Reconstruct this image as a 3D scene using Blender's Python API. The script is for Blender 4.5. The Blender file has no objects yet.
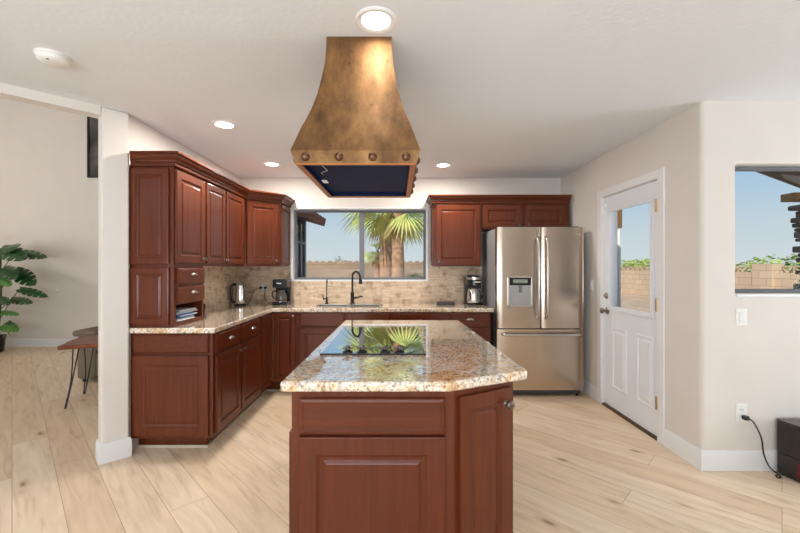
import bpy, bmesh, math, random
from mathutils import Vector, Matrix
C = bpy.context.scene
COL = C.collection
PI = math.pi
random.seed(7)

# ------------------------------------------------------------------ camera, world, sun, big lights, exposure
cam_d = bpy.data.cameras.new('camera'); cam = bpy.data.objects.new('camera', cam_d); COL.objects.link(cam)
cam.location = (0, 0, 1.355); cam.rotation_euler = (PI/2, 0, 0)
cam_d.sensor_width = 36; cam_d.lens = 385/800*36; cam_d.shift_x = 3/800; cam_d.shift_y = 0.5/800
cam_d.clip_start = .05; cam_d.clip_end = 500
C.camera = cam
C.view_settings.view_transform = 'Standard'; C.view_settings.look = 'None'
C.view_settings.gamma = 1; C.view_settings.exposure = 0.53
C.view_settings.use_curve_mapping = False

W = bpy.data.worlds.new('sky'); C.world = W; W.use_nodes = True
nt = W.node_tree; nt.nodes.clear()
wo = nt.nodes.new('ShaderNodeOutputWorld'); bg = nt.nodes.new('ShaderNodeBackground')
tc = nt.nodes.new('ShaderNodeTexCoord'); sx = nt.nodes.new('ShaderNodeSeparateXYZ'); rp = nt.nodes.new('ShaderNodeValToRGB')
nt.links.new(tc.outputs['Generated'], sx.inputs[0]); nt.links.new(sx.outputs['Z'], rp.inputs[0])
e = rp.color_ramp.elements
e[0].position = 0.0; e[0].color = (.62, .68, .70, 1)
e[1].position = 1.0; e[1].color = (.10, .25, .55, 1)
for p_, c_ in ((.08, (.54, .63, .69, 1)), (.20, (.35, .53, .72, 1)), (.45, (.20, .42, .72, 1))):
    k = e.new(p_); k.color = c_
nt.links.new(rp.outputs[0], bg.inputs[0]); bg.inputs[1].default_value = .75
nt.links.new(bg.outputs[0], wo.inputs[0])

def light(name, kind, loc, rot, energy, color=(1, 1, 1), size=None, sizey=None, parent=None, **kw):
    d = bpy.data.lights.new(name, kind); o = bpy.data.objects.new(name, d); COL.objects.link(o)
    o.location = loc; o.rotation_euler = rot; d.energy = energy; d.color = color
    if kind == 'AREA':
        if sizey: d.shape = 'RECTANGLE'; d.size = size; d.size_y = sizey
        else: d.shape = 'DISK'; d.size = size
    for a, b in kw.items(): setattr(d, a, b)
    if parent: o.parent = parent
    return o
sun = light('sun', 'SUN', (-20, -30, 30), (math.radians(52), 0, math.radians(-38)), 3.2, (1, .93, .82)); sun.data.angle = .01
# added fill lamps out of view, tilted up; no openings are built behind them
light('rear_fill', 'AREA', (-1.6, -2.93, 1.25), (math.radians(90+54), 0, 0), 275, (.80, .90, 1), 5.6, 2.2)
light('side_fill', 'AREA', (5.02, 1.35, 1.3), (math.radians(90+25), 0, math.radians(90)), 58, (.82, .91, 1), 1.7, 1.9)  # added fill from the right to lift the left cabinets
light('living_fill', 'AREA', (-8.2, 3.2, 2.2), (math.radians(90+42), 0, math.radians(-90)), 105, (1, .96, .90), 4.0, 3.2)  # added fill for the left room

# ------------------------------------------------------------------ helpers
def lin(r, g, b):
    f = lambda c: (c/255/12.92) if c/255 <= .04045 else ((c/255+.055)/1.055)**2.4
    return (f(r), f(g), f(b), 1)

def tag(o, label=None, cat=None, group=None, kind=None):
    if label: o['label'] = label
    if cat: o['category'] = cat
    if group: o['group'] = group
    if kind: o['kind'] = kind
    return o

def empty(name, loc=(0, 0, 0), rz=0, label=None, cat=None, group=None, kind=None):
    o = bpy.data.objects.new(name, None); COL.objects.link(o); o.empty_display_size = .1
    o.location = loc; o.rotation_euler = (0, 0, rz)
    return tag(o, label, cat, group, kind)

def obj(name, bm, mat, parent=None, smooth=False, bevel=0, seg=2, loc=None, label=None, angle=40):
    bmesh.ops.recalc_face_normals(bm, faces=bm.faces[:])
    me = bpy.data.meshes.new(name); bm.to_mesh(me); bm.free()
    if mat: me.materials.append(mat)
    o = bpy.data.objects.new(name, me); COL.objects.link(o)
    if parent: o.parent = parent
    if loc: o.location = loc
    if bevel:
        m = o.modifiers.new('bevel', 'BEVEL'); m.width = bevel; m.segments = seg; m.limit_method = 'ANGLE'; m.angle_limit = math.radians(30)
    if smooth:
        for p in me.polygons: p.use_smooth = True
        try: me.set_sharp_from_angle(angle=math.radians(angle))
        except Exception: pass
    if label: o['label'] = label
    return o

def BM(): return bmesh.new()

def vs(bm, pts, M=None):
    return [bm.verts.new(M @ Vector(p) if M else p) for p in pts]

def box(bm, x0, x1, y0, y1, z0, z1, M=None):
    v = vs(bm, [(x0, y0, z0), (x1, y0, z0), (x1, y1, z0), (x0, y1, z0), (x0, y0, z1), (x1, y0, z1), (x1, y1, z1), (x0, y1, z1)], M)
    for f in ((0, 1, 2, 3), (4, 7, 6, 5), (0, 4, 5, 1), (1, 5, 6, 2), (2, 6, 7, 3), (3, 7, 4, 0)):
        bm.faces.new([v[i] for i in f])
    return bm

def prism(bm, pts, z0, z1, M=None):
    a = vs(bm, [(x, y, z0) for x, y in pts], M); b = vs(bm, [(x, y, z1) for x, y in pts], M)
    n = len(pts)
    bm.faces.new(a[::-1]); bm.faces.new(b)
    for i in range(n): bm.faces.new([a[i], a[(i+1) % n], b[(i+1) % n], b[i]])
    return bm

def lathe(bm, prof, M=None, n=24, caps=True):
    rings = []
    for r, z in prof:
        rings.append(vs(bm, [(r*math.cos(2*PI*i/n), r*math.sin(2*PI*i/n), z) for i in range(n)], M))
    for a, b in zip(rings, rings[1:]):
        for i in range(n): bm.faces.new([a[i], a[(i+1) % n], b[(i+1) % n], b[i]])
    if caps:
        bm.faces.new(rings[0][::-1]); bm.faces.new(rings[-1])
    return bm

def smooth_path(pts, k=6):
    pts = [Vector(p) for p in pts]; out = []
    for i in range(len(pts)-1):
        p0 = pts[max(i-1, 0)]; p1 = pts[i]; p2 = pts[i+1]; p3 = pts[min(i+2, len(pts)-1)]
        for j in range(k):
            t = j/k
            out.append(.5*((2*p1)+(p2-p0)*t+(2*p0-5*p1+4*p2-p3)*t*t+(3*p1-p0-3*p2+p3)*t**3))
    out.append(pts[-1]); return out

def tube(bm, pts, r, n=8, M=None, radii=None):
    pts = [Vector(p) for p in pts]; rings = []
    up = Vector((0, 0, 1)); prev = None
    for i, p in enumerate(pts):
        d = (pts[min(i+1, len(pts)-1)]-pts[max(i-1, 0)]).normalized()
        if prev is None:
            a = d.cross(up)
            if a.length < 1e-3: a = d.cross(Vector((1, 0, 0)))
        else:
            a = prev - d*prev.dot(d)
        a.normalize(); prev = a; b = d.cross(a)
        rr = radii[i] if radii else r
        rings.append(vs(bm, [p+(a*math.cos(2*PI*j/n)+b*math.sin(2*PI*j/n))*rr for j in range(n)], M))
    for q, s in zip(rings, rings[1:]):
        for j in range(n): bm.faces.new([q[j], q[(j+1) % n], s[(j+1) % n], s[j]])
    bm.faces.new(rings[0][::-1]); bm.faces.new(rings[-1])
    return bm

def loops(bm, L, x0, x1, z0, z1, M=None, back=True):
    """nested rectangles: L = [(inset, y)] on a front facing -y"""
    rs = []
    for i, y in L:
        rs.append(vs(bm, [(x0+i, y, z0+i), (x1-i, y, z0+i), (x1-i, y, z1-i), (x0+i, y, z1-i)], M))
    for a, b in zip(rs, rs[1:]):
        for j in range(4): bm.faces.new([a[j], a[(j+1) % 4], b[(j+1) % 4], b[j]])
    bm.faces.new(rs[-1])
    if back: bm.faces.new(rs[0][::-1])
    return bm

RAISED = [(0, 0), (0, -.016), (.002, -.019), (.005, -.02), (.055, -.02), (.057, -.016), (.061, -.014), (.063, -.011), (.074, -.010), (.084, -.0155), (.087, -.0165)]
NARROW = [(0, 0), (0, -.016), (.002, -.019), (.005, -.02), (.045, -.02), (.047, -.016), (.050, -.014), (.052, -.011), (.060, -.010), (.070, -.0155), (.073, -.0165)]
SLAB = [(0, 0), (0, -.012), (.003, -.015), (.006, -.0155), (.010, -.0195), (.013, -.02)]
def raised(x0, x1, z0, z1, M=None, prof=RAISED): return loops(BM(), prof, x0, x1, z0, z1, M)
def slab(x0, x1, z0, z1, M=None): return loops(BM(), SLAB, x0, x1, z0, z1, M)
def T(x, y, z): return Matrix.Translation((x, y, z))
def RX(a): return Matrix.Rotation(a, 4, 'X')
def RY(a): return Matrix.Rotation(a, 4, 'Y')
def RZ(a): return Matrix.Rotation(a, 4, 'Z')

# ------------------------------------------------------------------ materials
def newmat(name):
    m = bpy.data.materials.new(name); m.use_nodes = True
    n = m.node_tree.nodes; b = n['Principled BSDF']
    return m, m.node_tree, b

def plain(name, col, rough=.5, metal=0, noise=0, nscale=8, spec=.5, bump=0, bscale=60, coat=0, emit=None, es=0):
    m, t, b = newmat(name)
    b.inputs['Base Color'].default_value = col; b.inputs['Roughness'].default_value = rough
    b.inputs['Metallic'].default_value = metal; b.inputs['Specular IOR Level'].default_value = spec
    b.inputs['Coat Weight'].default_value = coat; b.inputs['Coat Roughness'].default_value = .08
    co = t.nodes.new('ShaderNodeTexCoord')
    if noise:
        nz = t.nodes.new('ShaderNodeTexNoise'); nz.inputs['Scale'].default_value = nscale; nz.inputs['Detail'].default_value = 4
        t.links.new(co.outputs['Object'], nz.inputs['Vector'])
        r = t.nodes.new('ShaderNodeValToRGB')
        r.color_ramp.elements[0].position = .3; r.color_ramp.elements[1].position = .7
        r.color_ramp.elements[0].color = [max(0, c*(1-noise)) for c in col[:3]]+[1]
        r.color_ramp.elements[1].color = [min(1, c*(1+noise)) for c in col[:3]]+[1]
        t.links.new(nz.outputs['Fac'], r.inputs[0]); t.links.new(r.outputs[0], b.inputs['Base Color'])
    if bump:
        n2 = t.nodes.new('ShaderNodeTexNoise'); n2.inputs['Scale'].default_value = bscale; n2.inputs['Detail'].default_value = 3
        t.links.new(co.outputs['Object'], n2.inputs['Vector'])
        bp = t.nodes.new('ShaderNodeBump'); bp.inputs['Strength'].default_value = bump; bp.inputs['Distance'].default_value = .005
        t.links.new(n2.outputs['Fac'], bp.inputs['Height']); t.links.new(bp.outputs[0], b.inputs['Normal'])
    if emit:
        b.inputs['Emission Color'].default_value = emit; b.inputs['Emission Strength'].default_value = es
    return m

def ramp(t, stops):
    r = t.nodes.new('ShaderNodeValToRGB'); el = r.color_ramp.elements
    el[0].position, el[0].color = stops[0]; el[1].position, el[1].color = stops[-1]
    for p, c in stops[1:-1]:
        k = el.new(p); k.color = c
    return r

def wood(name, dark, mid, light_, rough=.42, coat=.30, axis=2, sc=26):
    m, t, b = newmat(name)
    co = t.nodes.new('ShaderNodeTexCoord'); mp = t.nodes.new('ShaderNodeMapping')
    s = [sc, sc, sc]; s[axis] = 1.3; mp.inputs['Scale'].default_value = s
    t.links.new(co.outputs['Object'], mp.inputs[0])
    nz = t.nodes.new('ShaderNodeTexNoise'); nz.inputs['Scale'].default_value = 1.6; nz.inputs['Detail'].default_value = 6; nz.inputs['Distortion'].default_value = .6
    t.links.new(mp.outputs[0], nz.inputs['Vector'])
    r = ramp(t, [(.3, dark), (.5, mid), (.72, light_)])
    t.links.new(nz.outputs['Fac'], r.inputs[0])
    n2 = t.nodes.new('ShaderNodeTexNoise'); n2.inputs['Scale'].default_value = 2.2; n2.inputs['Detail'].default_value = 2
    t.links.new(co.outputs['Object'], n2.inputs['Vector'])
    mx = t.nodes.new('ShaderNodeMix'); mx.data_type = 'RGBA'; mx.blend_type = 'MULTIPLY'; mx.inputs['Factor'].default_value = .35
    r2 = ramp(t, [(.3, (.7, .66, .64, 1)), (.7, (1.0, 1.0, 1.0, 1))]); t.links.new(n2.outputs['Fac'], r2.inputs[0])
    t.links.new(r.outputs[0], mx.inputs['A']); t.links.new(r2.outputs[0], mx.inputs['B'])
    t.links.new(mx.outputs['Result'], b.inputs['Base Color'])
    b.inputs['Roughness'].default_value = rough; b.inputs['Specular IOR Level'].default_value = .12; b.inputs['Coat Weight'].default_value = coat; b.inputs['Coat Roughness'].default_value = .18; b.inputs['Coat IOR'].default_value = 1.75
    return m

CH = wood('cherry_wood', lin(89, 38, 16), lin(98, 43, 18), lin(106, 49, 23))
CHH = wood('cherry_wood_across', lin(89, 38, 16), lin(98, 43, 18), lin(106, 49, 23), axis=0)
WALNUT = wood('live_edge_wood', lin(90, 44, 26), lin(132, 70, 44), lin(160, 92, 62), axis=0, coat=.2)
WALL = plain('wall_paint', lin(226, 219, 211), .75, noise=.02, nscale=3, bump=.08, bscale=90, spec=.25)
CEIL = plain('ceiling_paint', lin(231, 232, 234), .85, bump=.25, bscale=45, spec=.2)
WHITE = plain('white_trim_paint', lin(236, 235, 234), .35)
DOORW = plain('white_door_paint', lin(236, 238, 243), .3)
PLATE = plain('white_plastic', lin(240, 238, 232), .35)
STEEL = plain('brushed_steel', (.62, .60, .57, 1), .28, 1)
CHROME = plain('polished_steel', (.75, .74, .72, 1), .12, 1)
PEWTER = plain('pewter_metal', (.42, .38, .34, 1), .32, 1)
KNOBM = plain('dark_pewter', (.16, .135, .115, 1), .35, 1)
BRONZE = plain('dark_bronze_metal', (.035, .03, .028, 1), .35, .6)
BRASS = plain('aged_brass', (.45, .30, .12, 1), .35, 1)
NICKEL = plain('satin_nickel', (.34, .28, .22, 1), .3, 1)
BLACK = plain('black_plastic', (.012, .012, .013, 1), .25)
BLACKM = plain('matt_black_metal', (.012, .012, .012, 1), .5)
DGREY = plain('dark_grey_plastic', (.045, .045, .05, 1), .4)
GREY = plain('window_frame_grey', lin(112, 112, 118), .45)
FRSIDE = plain('fridge_side_grey', lin(150, 148, 148), .45, .2)
LED = plain('lamp_lens', (1, 1, 1, 1), .4, emit=(1, .97, .92, 1), es=6)
GOLDL = plain('raw_wood_edge', lin(205, 165, 105), .6)
SHOE = plain('shoe_moulding_paint', lin(205, 190, 168), .5)
FABRIC = plain('taupe_fabric', lin(128, 116, 102), .95, noise=.08, nscale=120, bump=.4, bscale=300, spec=.1)
PAPER = plain('white_paper', lin(236, 236, 232), .8)
PAPERB = plain('blue_paper', lin(70, 105, 165), .8)
PAPERG = plain('grey_paper', lin(178, 186, 196), .8)
DARKIN = plain('espresso_box', lin(44, 36, 33), .28, noise=.06, nscale=10)
RED = plain('dark_red_panel', (.11, .008, .012, 1), .3)
NAVY = plain('dark_filter_panel', (.006, .016, .055, 1), .5, .0, spec=.05)
STUCCO = plain('outside_stucco', lin(206, 192, 174), .9, bump=.3, bscale=40)
ROOFM = plain('roof_tile', lin(150, 96, 66), .8, noise=.2, nscale=10)
PATIO = plain('patio_roof_brown', lin(120, 104, 90), .85, noise=.05, nscale=5)
STONE = plain('ledge_stone', lin(120, 104, 88), .9, noise=.25, nscale=7, bump=.5, bscale=25)
BEAM = plain('weathered_beam', lin(170, 130, 85), .8, noise=.15, nscale=12)
DIRT = plain('yard_gravel', lin(190, 160, 128), .95, noise=.18, nscale=2.5, bump=.4, bscale=20)
LEAF = plain('monstera_leaf', lin(34, 78, 38), .35, noise=.35, nscale=9)
LEAFL = plain('young_monstera_leaf', lin(72, 130, 40), .38, noise=.25, nscale=9)
STEM = plain('plant_stem', lin(70, 96, 48), .5)
FROND = plain('palm_frond', lin(190, 200, 112), .5, noise=.35, nscale=1.5)
FRONDD = plain('dry_palm_frond', lin(200, 176, 118), .7, noise=.2, nscale=2)
TRUNK = plain('palm_trunk_bark', lin(176, 138, 108), .9, noise=.3, nscale=7, bump=1, bscale=14)
BUSH = plain('bush_leaves', lin(166, 180, 92), .7, noise=.35, nscale=1.3)
BUSHD = plain('dark_bush_leaves', lin(136, 156, 82), .7, noise=.35, nscale=1.3)
SCREENL = plain('lcd_display', (.02, .025, .02, 1), .15, emit=(.55, .6, .5, 1), es=.25)
BLUEIN = plain('kettle_window', (.10, .10, .11, 1), .2, .5)

def mat_floor():
    m, t, b = newmat('oak_plank_floor')
    co = t.nodes.new('ShaderNodeTexCoord'); mp = t.nodes.new('ShaderNodeMapping'); mp.inputs['Rotation'].default_value = (0, 0, PI/4)
    t.links.new(co.outputs['Object'], mp.inputs[0])
    br = t.nodes.new('ShaderNodeTexBrick')
    br.inputs['Scale'].default_value = 1; br.inputs['Brick Width'].default_value = 1.75; br.inputs['Row Height'].default_value = .205
    br.inputs['Mortar Size'].default_value = .0016; br.inputs['Mortar Smooth'].default_value = .1; br.inputs['Bias'].default_value = 0
    br.offset = .37; br.offset_frequency = 3; br.squash = 1
    br.inputs['Color1'].default_value = lin(243, 222, 196); br.inputs['Color2'].default_value = lin(232, 206, 175); br.inputs['Mortar'].default_value = lin(186, 156, 124)
    t.links.new(mp.outputs[0], br.inputs['Vector'])
    # per-plank offset of the grain
    sep = t.nodes.new('ShaderNodeSeparateColor'); t.links.new(br.outputs['Color'], sep.inputs[0])
    m2 = t.nodes.new('ShaderNodeMapping'); m2.inputs['Scale'].default_value = (1.6, 13, 1)
    t.links.new(mp.outputs[0], m2.inputs[0])
    cb = t.nodes.new('ShaderNodeCombineXYZ'); ml = t.nodes.new('ShaderNodeMath'); ml.operation = 'MULTIPLY'; ml.inputs[1].default_value = 40
    t.links.new(sep.outputs[2], ml.inputs[0]); t.links.new(ml.outputs[0], cb.inputs[2])
    ad = t.nodes.new('ShaderNodeVectorMath'); ad.operation = 'ADD'; t.links.new(m2.outputs[0], ad.inputs[0]); t.links.new(cb.outputs[0], ad.inputs[1])
    nz = t.nodes.new('ShaderNodeTexNoise'); nz.inputs['Scale'].default_value = 1.4; nz.inputs['Detail'].default_value = 7; nz.inputs['Distortion'].default_value = 1.1
    t.links.new(ad.outputs[0], nz.inputs['Vector'])
    r = ramp(t, [(.25, (.70, .62, .53, 1)), (.42, (.92, .89, .84, 1)), (.65, (1.05, 1.05, 1.05, 1)), (.85, (1.12, 1.1, 1.08, 1))])
    t.links.new(nz.outputs['Fac'], r.inputs[0])
    mx = t.nodes.new('ShaderNodeMix'); mx.data_type = 'RGBA'; mx.blend_type = 'MULTIPLY'; mx.inputs['Factor'].default_value = .85
    t.links.new(br.outputs['Color'], mx.inputs['A']); t.links.new(r.outputs[0], mx.inputs['B'])
    # knots
    m3 = t.nodes.new('ShaderNodeMapping'); m3.inputs['Scale'].default_value = (1.5, 3.8, 1); t.links.new(mp.outputs[0], m3.inputs[0])
    wn = t.nodes.new('ShaderNodeTexNoise'); wn.inputs['Scale'].default_value = 9; t.links.new(mp.outputs[0], wn.inputs['Vector'])
    wa = t.nodes.new('ShaderNodeMix'); wa.data_type = 'RGBA'; wa.inputs['Factor'].default_value = .035
    t.links.new(m3.outputs[0], wa.inputs['A']); t.links.new(wn.outputs['Color'], wa.inputs['B'])
    vo = t.nodes.new('ShaderNodeTexVoronoi'); vo.inputs['Scale'].default_value = 1.25; t.links.new(wa.outputs['Result'], vo.inputs['Vector'])
    kr = ramp(t, [(.0, (.28, .19, .12, 1)), (.035, (.42, .32, .23, 1)), (.085, (.85, .80, .74, 1)), (.17, (1, 1, 1, 1))])
    t.links.new(vo.outputs['Distance'], kr.inputs[0])
    mk = t.nodes.new('ShaderNodeMix'); mk.data_type = 'RGBA'; mk.blend_type = 'MULTIPLY'; mk.inputs['Factor'].default_value = .9
    t.links.new(mx.outputs['Result'], mk.inputs['A']); t.links.new(kr.outputs[0], mk.inputs['B'])
    t.links.new(mk.outputs['Result'], b.inputs['Base Color'])
    b.inputs['Roughness'].default_value = .42; b.inputs['Specular IOR Level'].default_value = .35
    bp = t.nodes.new('ShaderNodeBump'); bp.inputs['Strength'].default_value = .25; bp.inputs['Distance'].default_value = .002; bp.invert = True
    t.links.new(br.outputs['Fac'], bp.inputs['Height']); t.links.new(bp.outputs[0], b.inputs['Normal'])
    return m
FLOOR = mat_floor()

def mat_granite():
    m, t, b = newmat('polished_granite')
    co = t.nodes.new('ShaderNodeTexCoord')
    n1 = t.nodes.new('ShaderNodeTexNoise'); n1.inputs['Scale'].default_value = 8; n1.inputs['Detail'].default_value = 8; n1.inputs['Roughness'].default_value = .7; n1.inputs['Distortion'].default_value = 1.2
    n2 = t.nodes.new('ShaderNodeTexNoise'); n2.inputs['Scale'].default_value = 30; n2.inputs['Detail'].default_value = 6; n2.inputs['Roughness'].default_value = .7; n2.inputs['Distortion'].default_value = .8
    vo = t.nodes.new('ShaderNodeTexVoronoi'); vo.inputs['Scale'].default_value = 105
    for n in (n1, n2, vo): t.links.new(co.outputs['Object'], n.inputs['Vector'])
    r1 = ramp(t, [(.31, lin(214, 166, 112)), (.41, lin(240, 208, 162)), (.49, lin(248, 232, 208)), (.57, lin(250, 243, 230)), (.67, lin(216, 204, 190))])
    t.links.new(n1.outputs['Fac'], r1.inputs[0])
    r2 = ramp(t, [(.33, lin(84, 66, 54)), (.40, lin(178, 146, 116)), (.46, (1, 1, 1, 1)), (.58, (1, 1, 1, 1)), (.67, lin(220, 172, 122))])
    t.links.new(n2.outputs['Fac'], r2.inputs[0])
    sp = t.nodes.new('ShaderNodeSeparateColor'); t.links.new(vo.outputs['Color'], sp.inputs[0])
    r3 = ramp(t, [(.0, lin(92, 74, 62)), (.10, lin(120, 98, 82)), (.12, lin(214, 180, 146)), (.30, lin(232, 214, 192)), (.34, (1, 1, 1, 1)), (.80, (1.04, 1.03, 1.02, 1)), (.84, lin(200, 190, 182)), (1, lin(176, 166, 160))])
    r3.color_ramp.interpolation = 'LINEAR'
    t.links.new(sp.outputs[0], r3.inputs[0])
    a = t.nodes.new('ShaderNodeMix'); a.data_type = 'RGBA'; a.blend_type = 'MULTIPLY'; a.inputs['Factor'].default_value = .62
    t.links.new(r1.outputs[0], a.inputs['A']); t.links.new(r2.outputs[0], a.inputs['B'])
    c = t.nodes.new('ShaderNodeMix'); c.data_type = 'RGBA'; c.blend_type = 'MULTIPLY'; c.inputs['Factor'].default_value = .62
    t.links.new(a.outputs['Result'], c.inputs['A']); t.links.new(r3.outputs[0], c.inputs['B'])
    t.links.new(c.outputs['Result'], b.inputs['Base Color'])
    b.inputs['Roughness'].default_value = .06; b.inputs['IOR'].default_value = 1.6
    b.inputs['Coat Weight'].default_value = 1; b.inputs['Coat Roughness'].default_value = .02; b.inputs['Coat IOR'].default_value = 2.3
    return m
GRANITE = mat_granite()

def mat_splash():
    m, t, b = newmat('stacked_stone_tile')
    co = t.nodes.new('ShaderNodeTexCoord'); s = t.nodes.new('ShaderNodeSeparateXYZ'); t.links.new(co.outputs['Object'], s.inputs[0])
    ad = t.nodes.new('ShaderNodeMath'); ad.operation = 'SUBTRACT'; t.links.new(s.outputs[0], ad.inputs[0]); t.links.new(s.outputs[1], ad.inputs[1])
    cb = t.nodes.new('ShaderNodeCombineXYZ'); t.links.new(ad.outputs[0], cb.inputs[0]); t.links.new(s.outputs[2], cb.inputs[1])
    br = t.nodes.new('ShaderNodeTexBrick'); br.inputs['Scale'].default_value = 1; br.inputs['Brick Width'].default_value = .11; br.inputs['Row Height'].default_value = .0165
    br.inputs['Mortar Size'].default_value = .0012; br.offset = .43; br.offset_frequency = 3
    br.inputs['Color1'].default_value = lin(226, 206, 182); br.inputs['Color2'].default_value = lin(204, 180, 153); br.inputs['Mortar'].default_value = lin(190, 165, 138)
    t.links.new(cb.outputs[0], br.inputs['Vector'])
    nz = t.nodes.new('ShaderNodeTexNoise'); nz.inputs['Scale'].default_value = 14; nz.inputs['Detail'].default_value = 5; t.links.new(co.outputs['Object'], nz.inputs['Vector'])
    r = ramp(t, [(.3, lin(190, 160, 128)), (.5, (1, 1, 1, 1)), (.75, (1.1, 1.08, 1.05, 1))]); t.links.new(nz.outputs['Fac'], r.inputs[0])
    mx = t.nodes.new('ShaderNodeMix'); mx.data_type = 'RGBA'; mx.blend_type = 'MULTIPLY'; mx.inputs['Factor'].default_value = .75
    t.links.new(br.outputs['Color'], mx.inputs['A']); t.links.new(r.outputs[0], mx.inputs['B']); t.links.new(mx.outputs['Result'], b.inputs['Base Color'])
    b.inputs['Roughness'].default_value = .6
    sp = t.nodes.new('ShaderNodeSeparateColor'); t.links.new(br.outputs['Color'], sp.inputs[0])
    bp = t.nodes.new('ShaderNodeBump'); bp.inputs['Strength'].default_value = .35; bp.inputs['Distance'].default_value = .006
    t.links.new(sp.outputs[0], bp.inputs['Height']); t.links.new(bp.outputs[0], b.inputs['Normal'])
    return m
SPLASH = mat_splash()

def mat_copper():
    m, t, b = newmat('aged_copper')
    co = t.nodes.new('ShaderNodeTexCoord'); mp = t.nodes.new('ShaderNodeMapping'); mp.inputs['Scale'].default_value = (1, 1, .45)
    t.links.new(co.outputs['Object'], mp.inputs[0])
    n1 = t.nodes.new('ShaderNodeTexNoise'); n1.inputs['Scale'].default_value = 9; n1.inputs['Detail'].default_value = 7; n1.inputs['Roughness'].default_value = .65
    n2 = t.nodes.new('ShaderNodeTexNoise'); n2.inputs['Scale'].default_value = 42; n2.inputs['Detail'].default_value = 4
    t.links.new(mp.outputs[0], n1.inputs['Vector']); t.links.new(co.outputs['Object'], n2.inputs['Vector'])
    r = ramp(t, [(.3, lin(88, 61, 36)), (.5, lin(124, 90, 54)), (.7, lin(150, 112, 70))]); t.links.new(n1.outputs['Fac'], r.inputs[0])
    r2 = ramp(t, [(.26, (.5, .42, .36, 1)), (.36, (1, 1, 1, 1)), (1, (1, 1, 1, 1))]); t.links.new(n2.outputs['Fac'], r2.inputs[0])
    mx = t.nodes.new('ShaderNodeMix'); mx.data_type = 'RGBA'; mx.blend_type = 'MULTIPLY'; mx.inputs['Factor'].default_value = .7
    t.links.new(r.outputs[0], mx.inputs['A']); t.links.new(r2.outputs[0], mx.inputs['B']); t.links.new(mx.outputs['Result'], b.inputs['Base Color'])
    b.inputs['Metallic'].default_value = .6
    r3 = ramp(t, [(.3, (.62, .62, .62, 1)), (.7, (.5, .5, .5, 1))]); t.links.new(n1.outputs['Fac'], r3.inputs[0]); t.links.new(r3.outputs[0], b.inputs['Roughness'])
    bp = t.nodes.new('ShaderNodeBump'); bp.inputs['Strength'].default_value = .12; bp.inputs['Distance'].default_value = .004
    t.links.new(n1.outputs['Fac'], bp.inputs['Height']); t.links.new(bp.outputs[0], b.inputs['Normal'])
    return m
COPPER = mat_copper()
COPPERD = plain('dark_copper_rivet', lin(118, 84, 66), .38, .85, noise=.2, nscale=60)
COPPERL = plain('bright_copper_edge', lin(188, 120, 66), .35, .9)

def mat_glass():
    m = bpy.data.materials.new('window_glass'); m.use_nodes = True; t = m.node_tree; t.nodes.clear()
    o = t.nodes.new('ShaderNodeOutputMaterial'); tr = t.nodes.new('ShaderNodeBsdfTransparent'); g = t.nodes.new('ShaderNodeBsdfGlossy')
    g.inputs['Roughness'].default_value = .02; mx = t.nodes.new('ShaderNodeMixShader'); mx.inputs[0].default_value = .005
    tr.inputs[0].default_value = (.97, .98, .98, 1)
    t.links.new(tr.outputs[0], mx.inputs[1]); t.links.new(g.outputs[0], mx.inputs[2]); t.links.new(mx.outputs[0], o.inputs[0])
    return m
GLASS = mat_glass()

def mat_ceramic():
    m, t, b = newmat('black_ceramic_glass')
    b.inputs['Base Color'].default_value = (.02, .021, .023, 1); b.inputs['Roughness'].default_value = .015
    b.inputs['IOR'].default_value = 9; b.inputs['Coat Weight'].default_value = 1; b.inputs['Coat IOR'].default_value = 4; b.inputs['Coat Roughness'].default_value = .01
    return m
CERAMIC = mat_ceramic()

def mat_stainless():
    m, t, b = newmat('stainless_fridge')
    co = t.nodes.new('ShaderNodeTexCoord'); mp = t.nodes.new('ShaderNodeMapping'); mp.inputs['Scale'].default_value = (2, 2, 40)
    t.links.new(co.outputs['Object'], mp.inputs[0]); nz = t.nodes.new('ShaderNodeTexNoise'); nz.inputs['Scale'].default_value = 1.5; nz.inputs['Detail'].default_value = 2
    t.links.new(mp.outputs[0], nz.inputs['Vector'])
    r = ramp(t, [(.3, (.235, .235, .235, 1)), (.7, (.265, .265, .265, 1))]); t.links.new(nz.outputs['Fac'], r.inputs[0]); t.links.new(r.outputs[0], b.inputs['Roughness'])
    b.inputs['Base Color'].default_value = (.52, .43, .35, 1); b.inputs['Metallic'].default_value = 1
    return m
FRIDGE = mat_stainless()

def mat_block(name='garden_block_wall', c1=lin(172, 148, 124), c2=lin(152, 129, 107), mo=lin(122, 102, 85)):
    m, t, b = newmat(name)
    co = t.nodes.new('ShaderNodeTexCoord'); s = t.nodes.new('ShaderNodeSeparateXYZ'); t.links.new(co.outputs['Object'], s.inputs[0])
    ad = t.nodes.new('ShaderNodeMath'); ad.operation = 'ADD'; t.links.new(s.outputs[0], ad.inputs[0]); t.links.new(s.outputs[1], ad.inputs[1])
    cb = t.nodes.new('ShaderNodeCombineXYZ'); t.links.new(ad.outputs[0], cb.inputs[0]); t.links.new(s.outputs[2], cb.inputs[1])
    br = t.nodes.new('ShaderNodeTexBrick'); br.inputs['Scale'].default_value = 1; br.inputs['Brick Width'].default_value = .55; br.inputs['Row Height'].default_value = .27
    br.inputs['Mortar Size'].default_value = .012
    br.inputs['Color1'].default_value = c1; br.inputs['Color2'].default_value = c2; br.inputs['Mortar'].default_value = mo
    t.links.new(cb.outputs[0], br.inputs['Vector']); t.links.new(br.outputs['Color'], b.inputs['Base Color'])
    b.inputs['Roughness'].default_value = .95
    return m
BLOCK = mat_block()
BLOCKSUN = mat_block('sunlit_block_wall', lin(210, 186, 158), lin(196, 171, 144), lin(172, 148, 124))  # lighter copy of BLOCK, with the sunlight put into its colours

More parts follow.
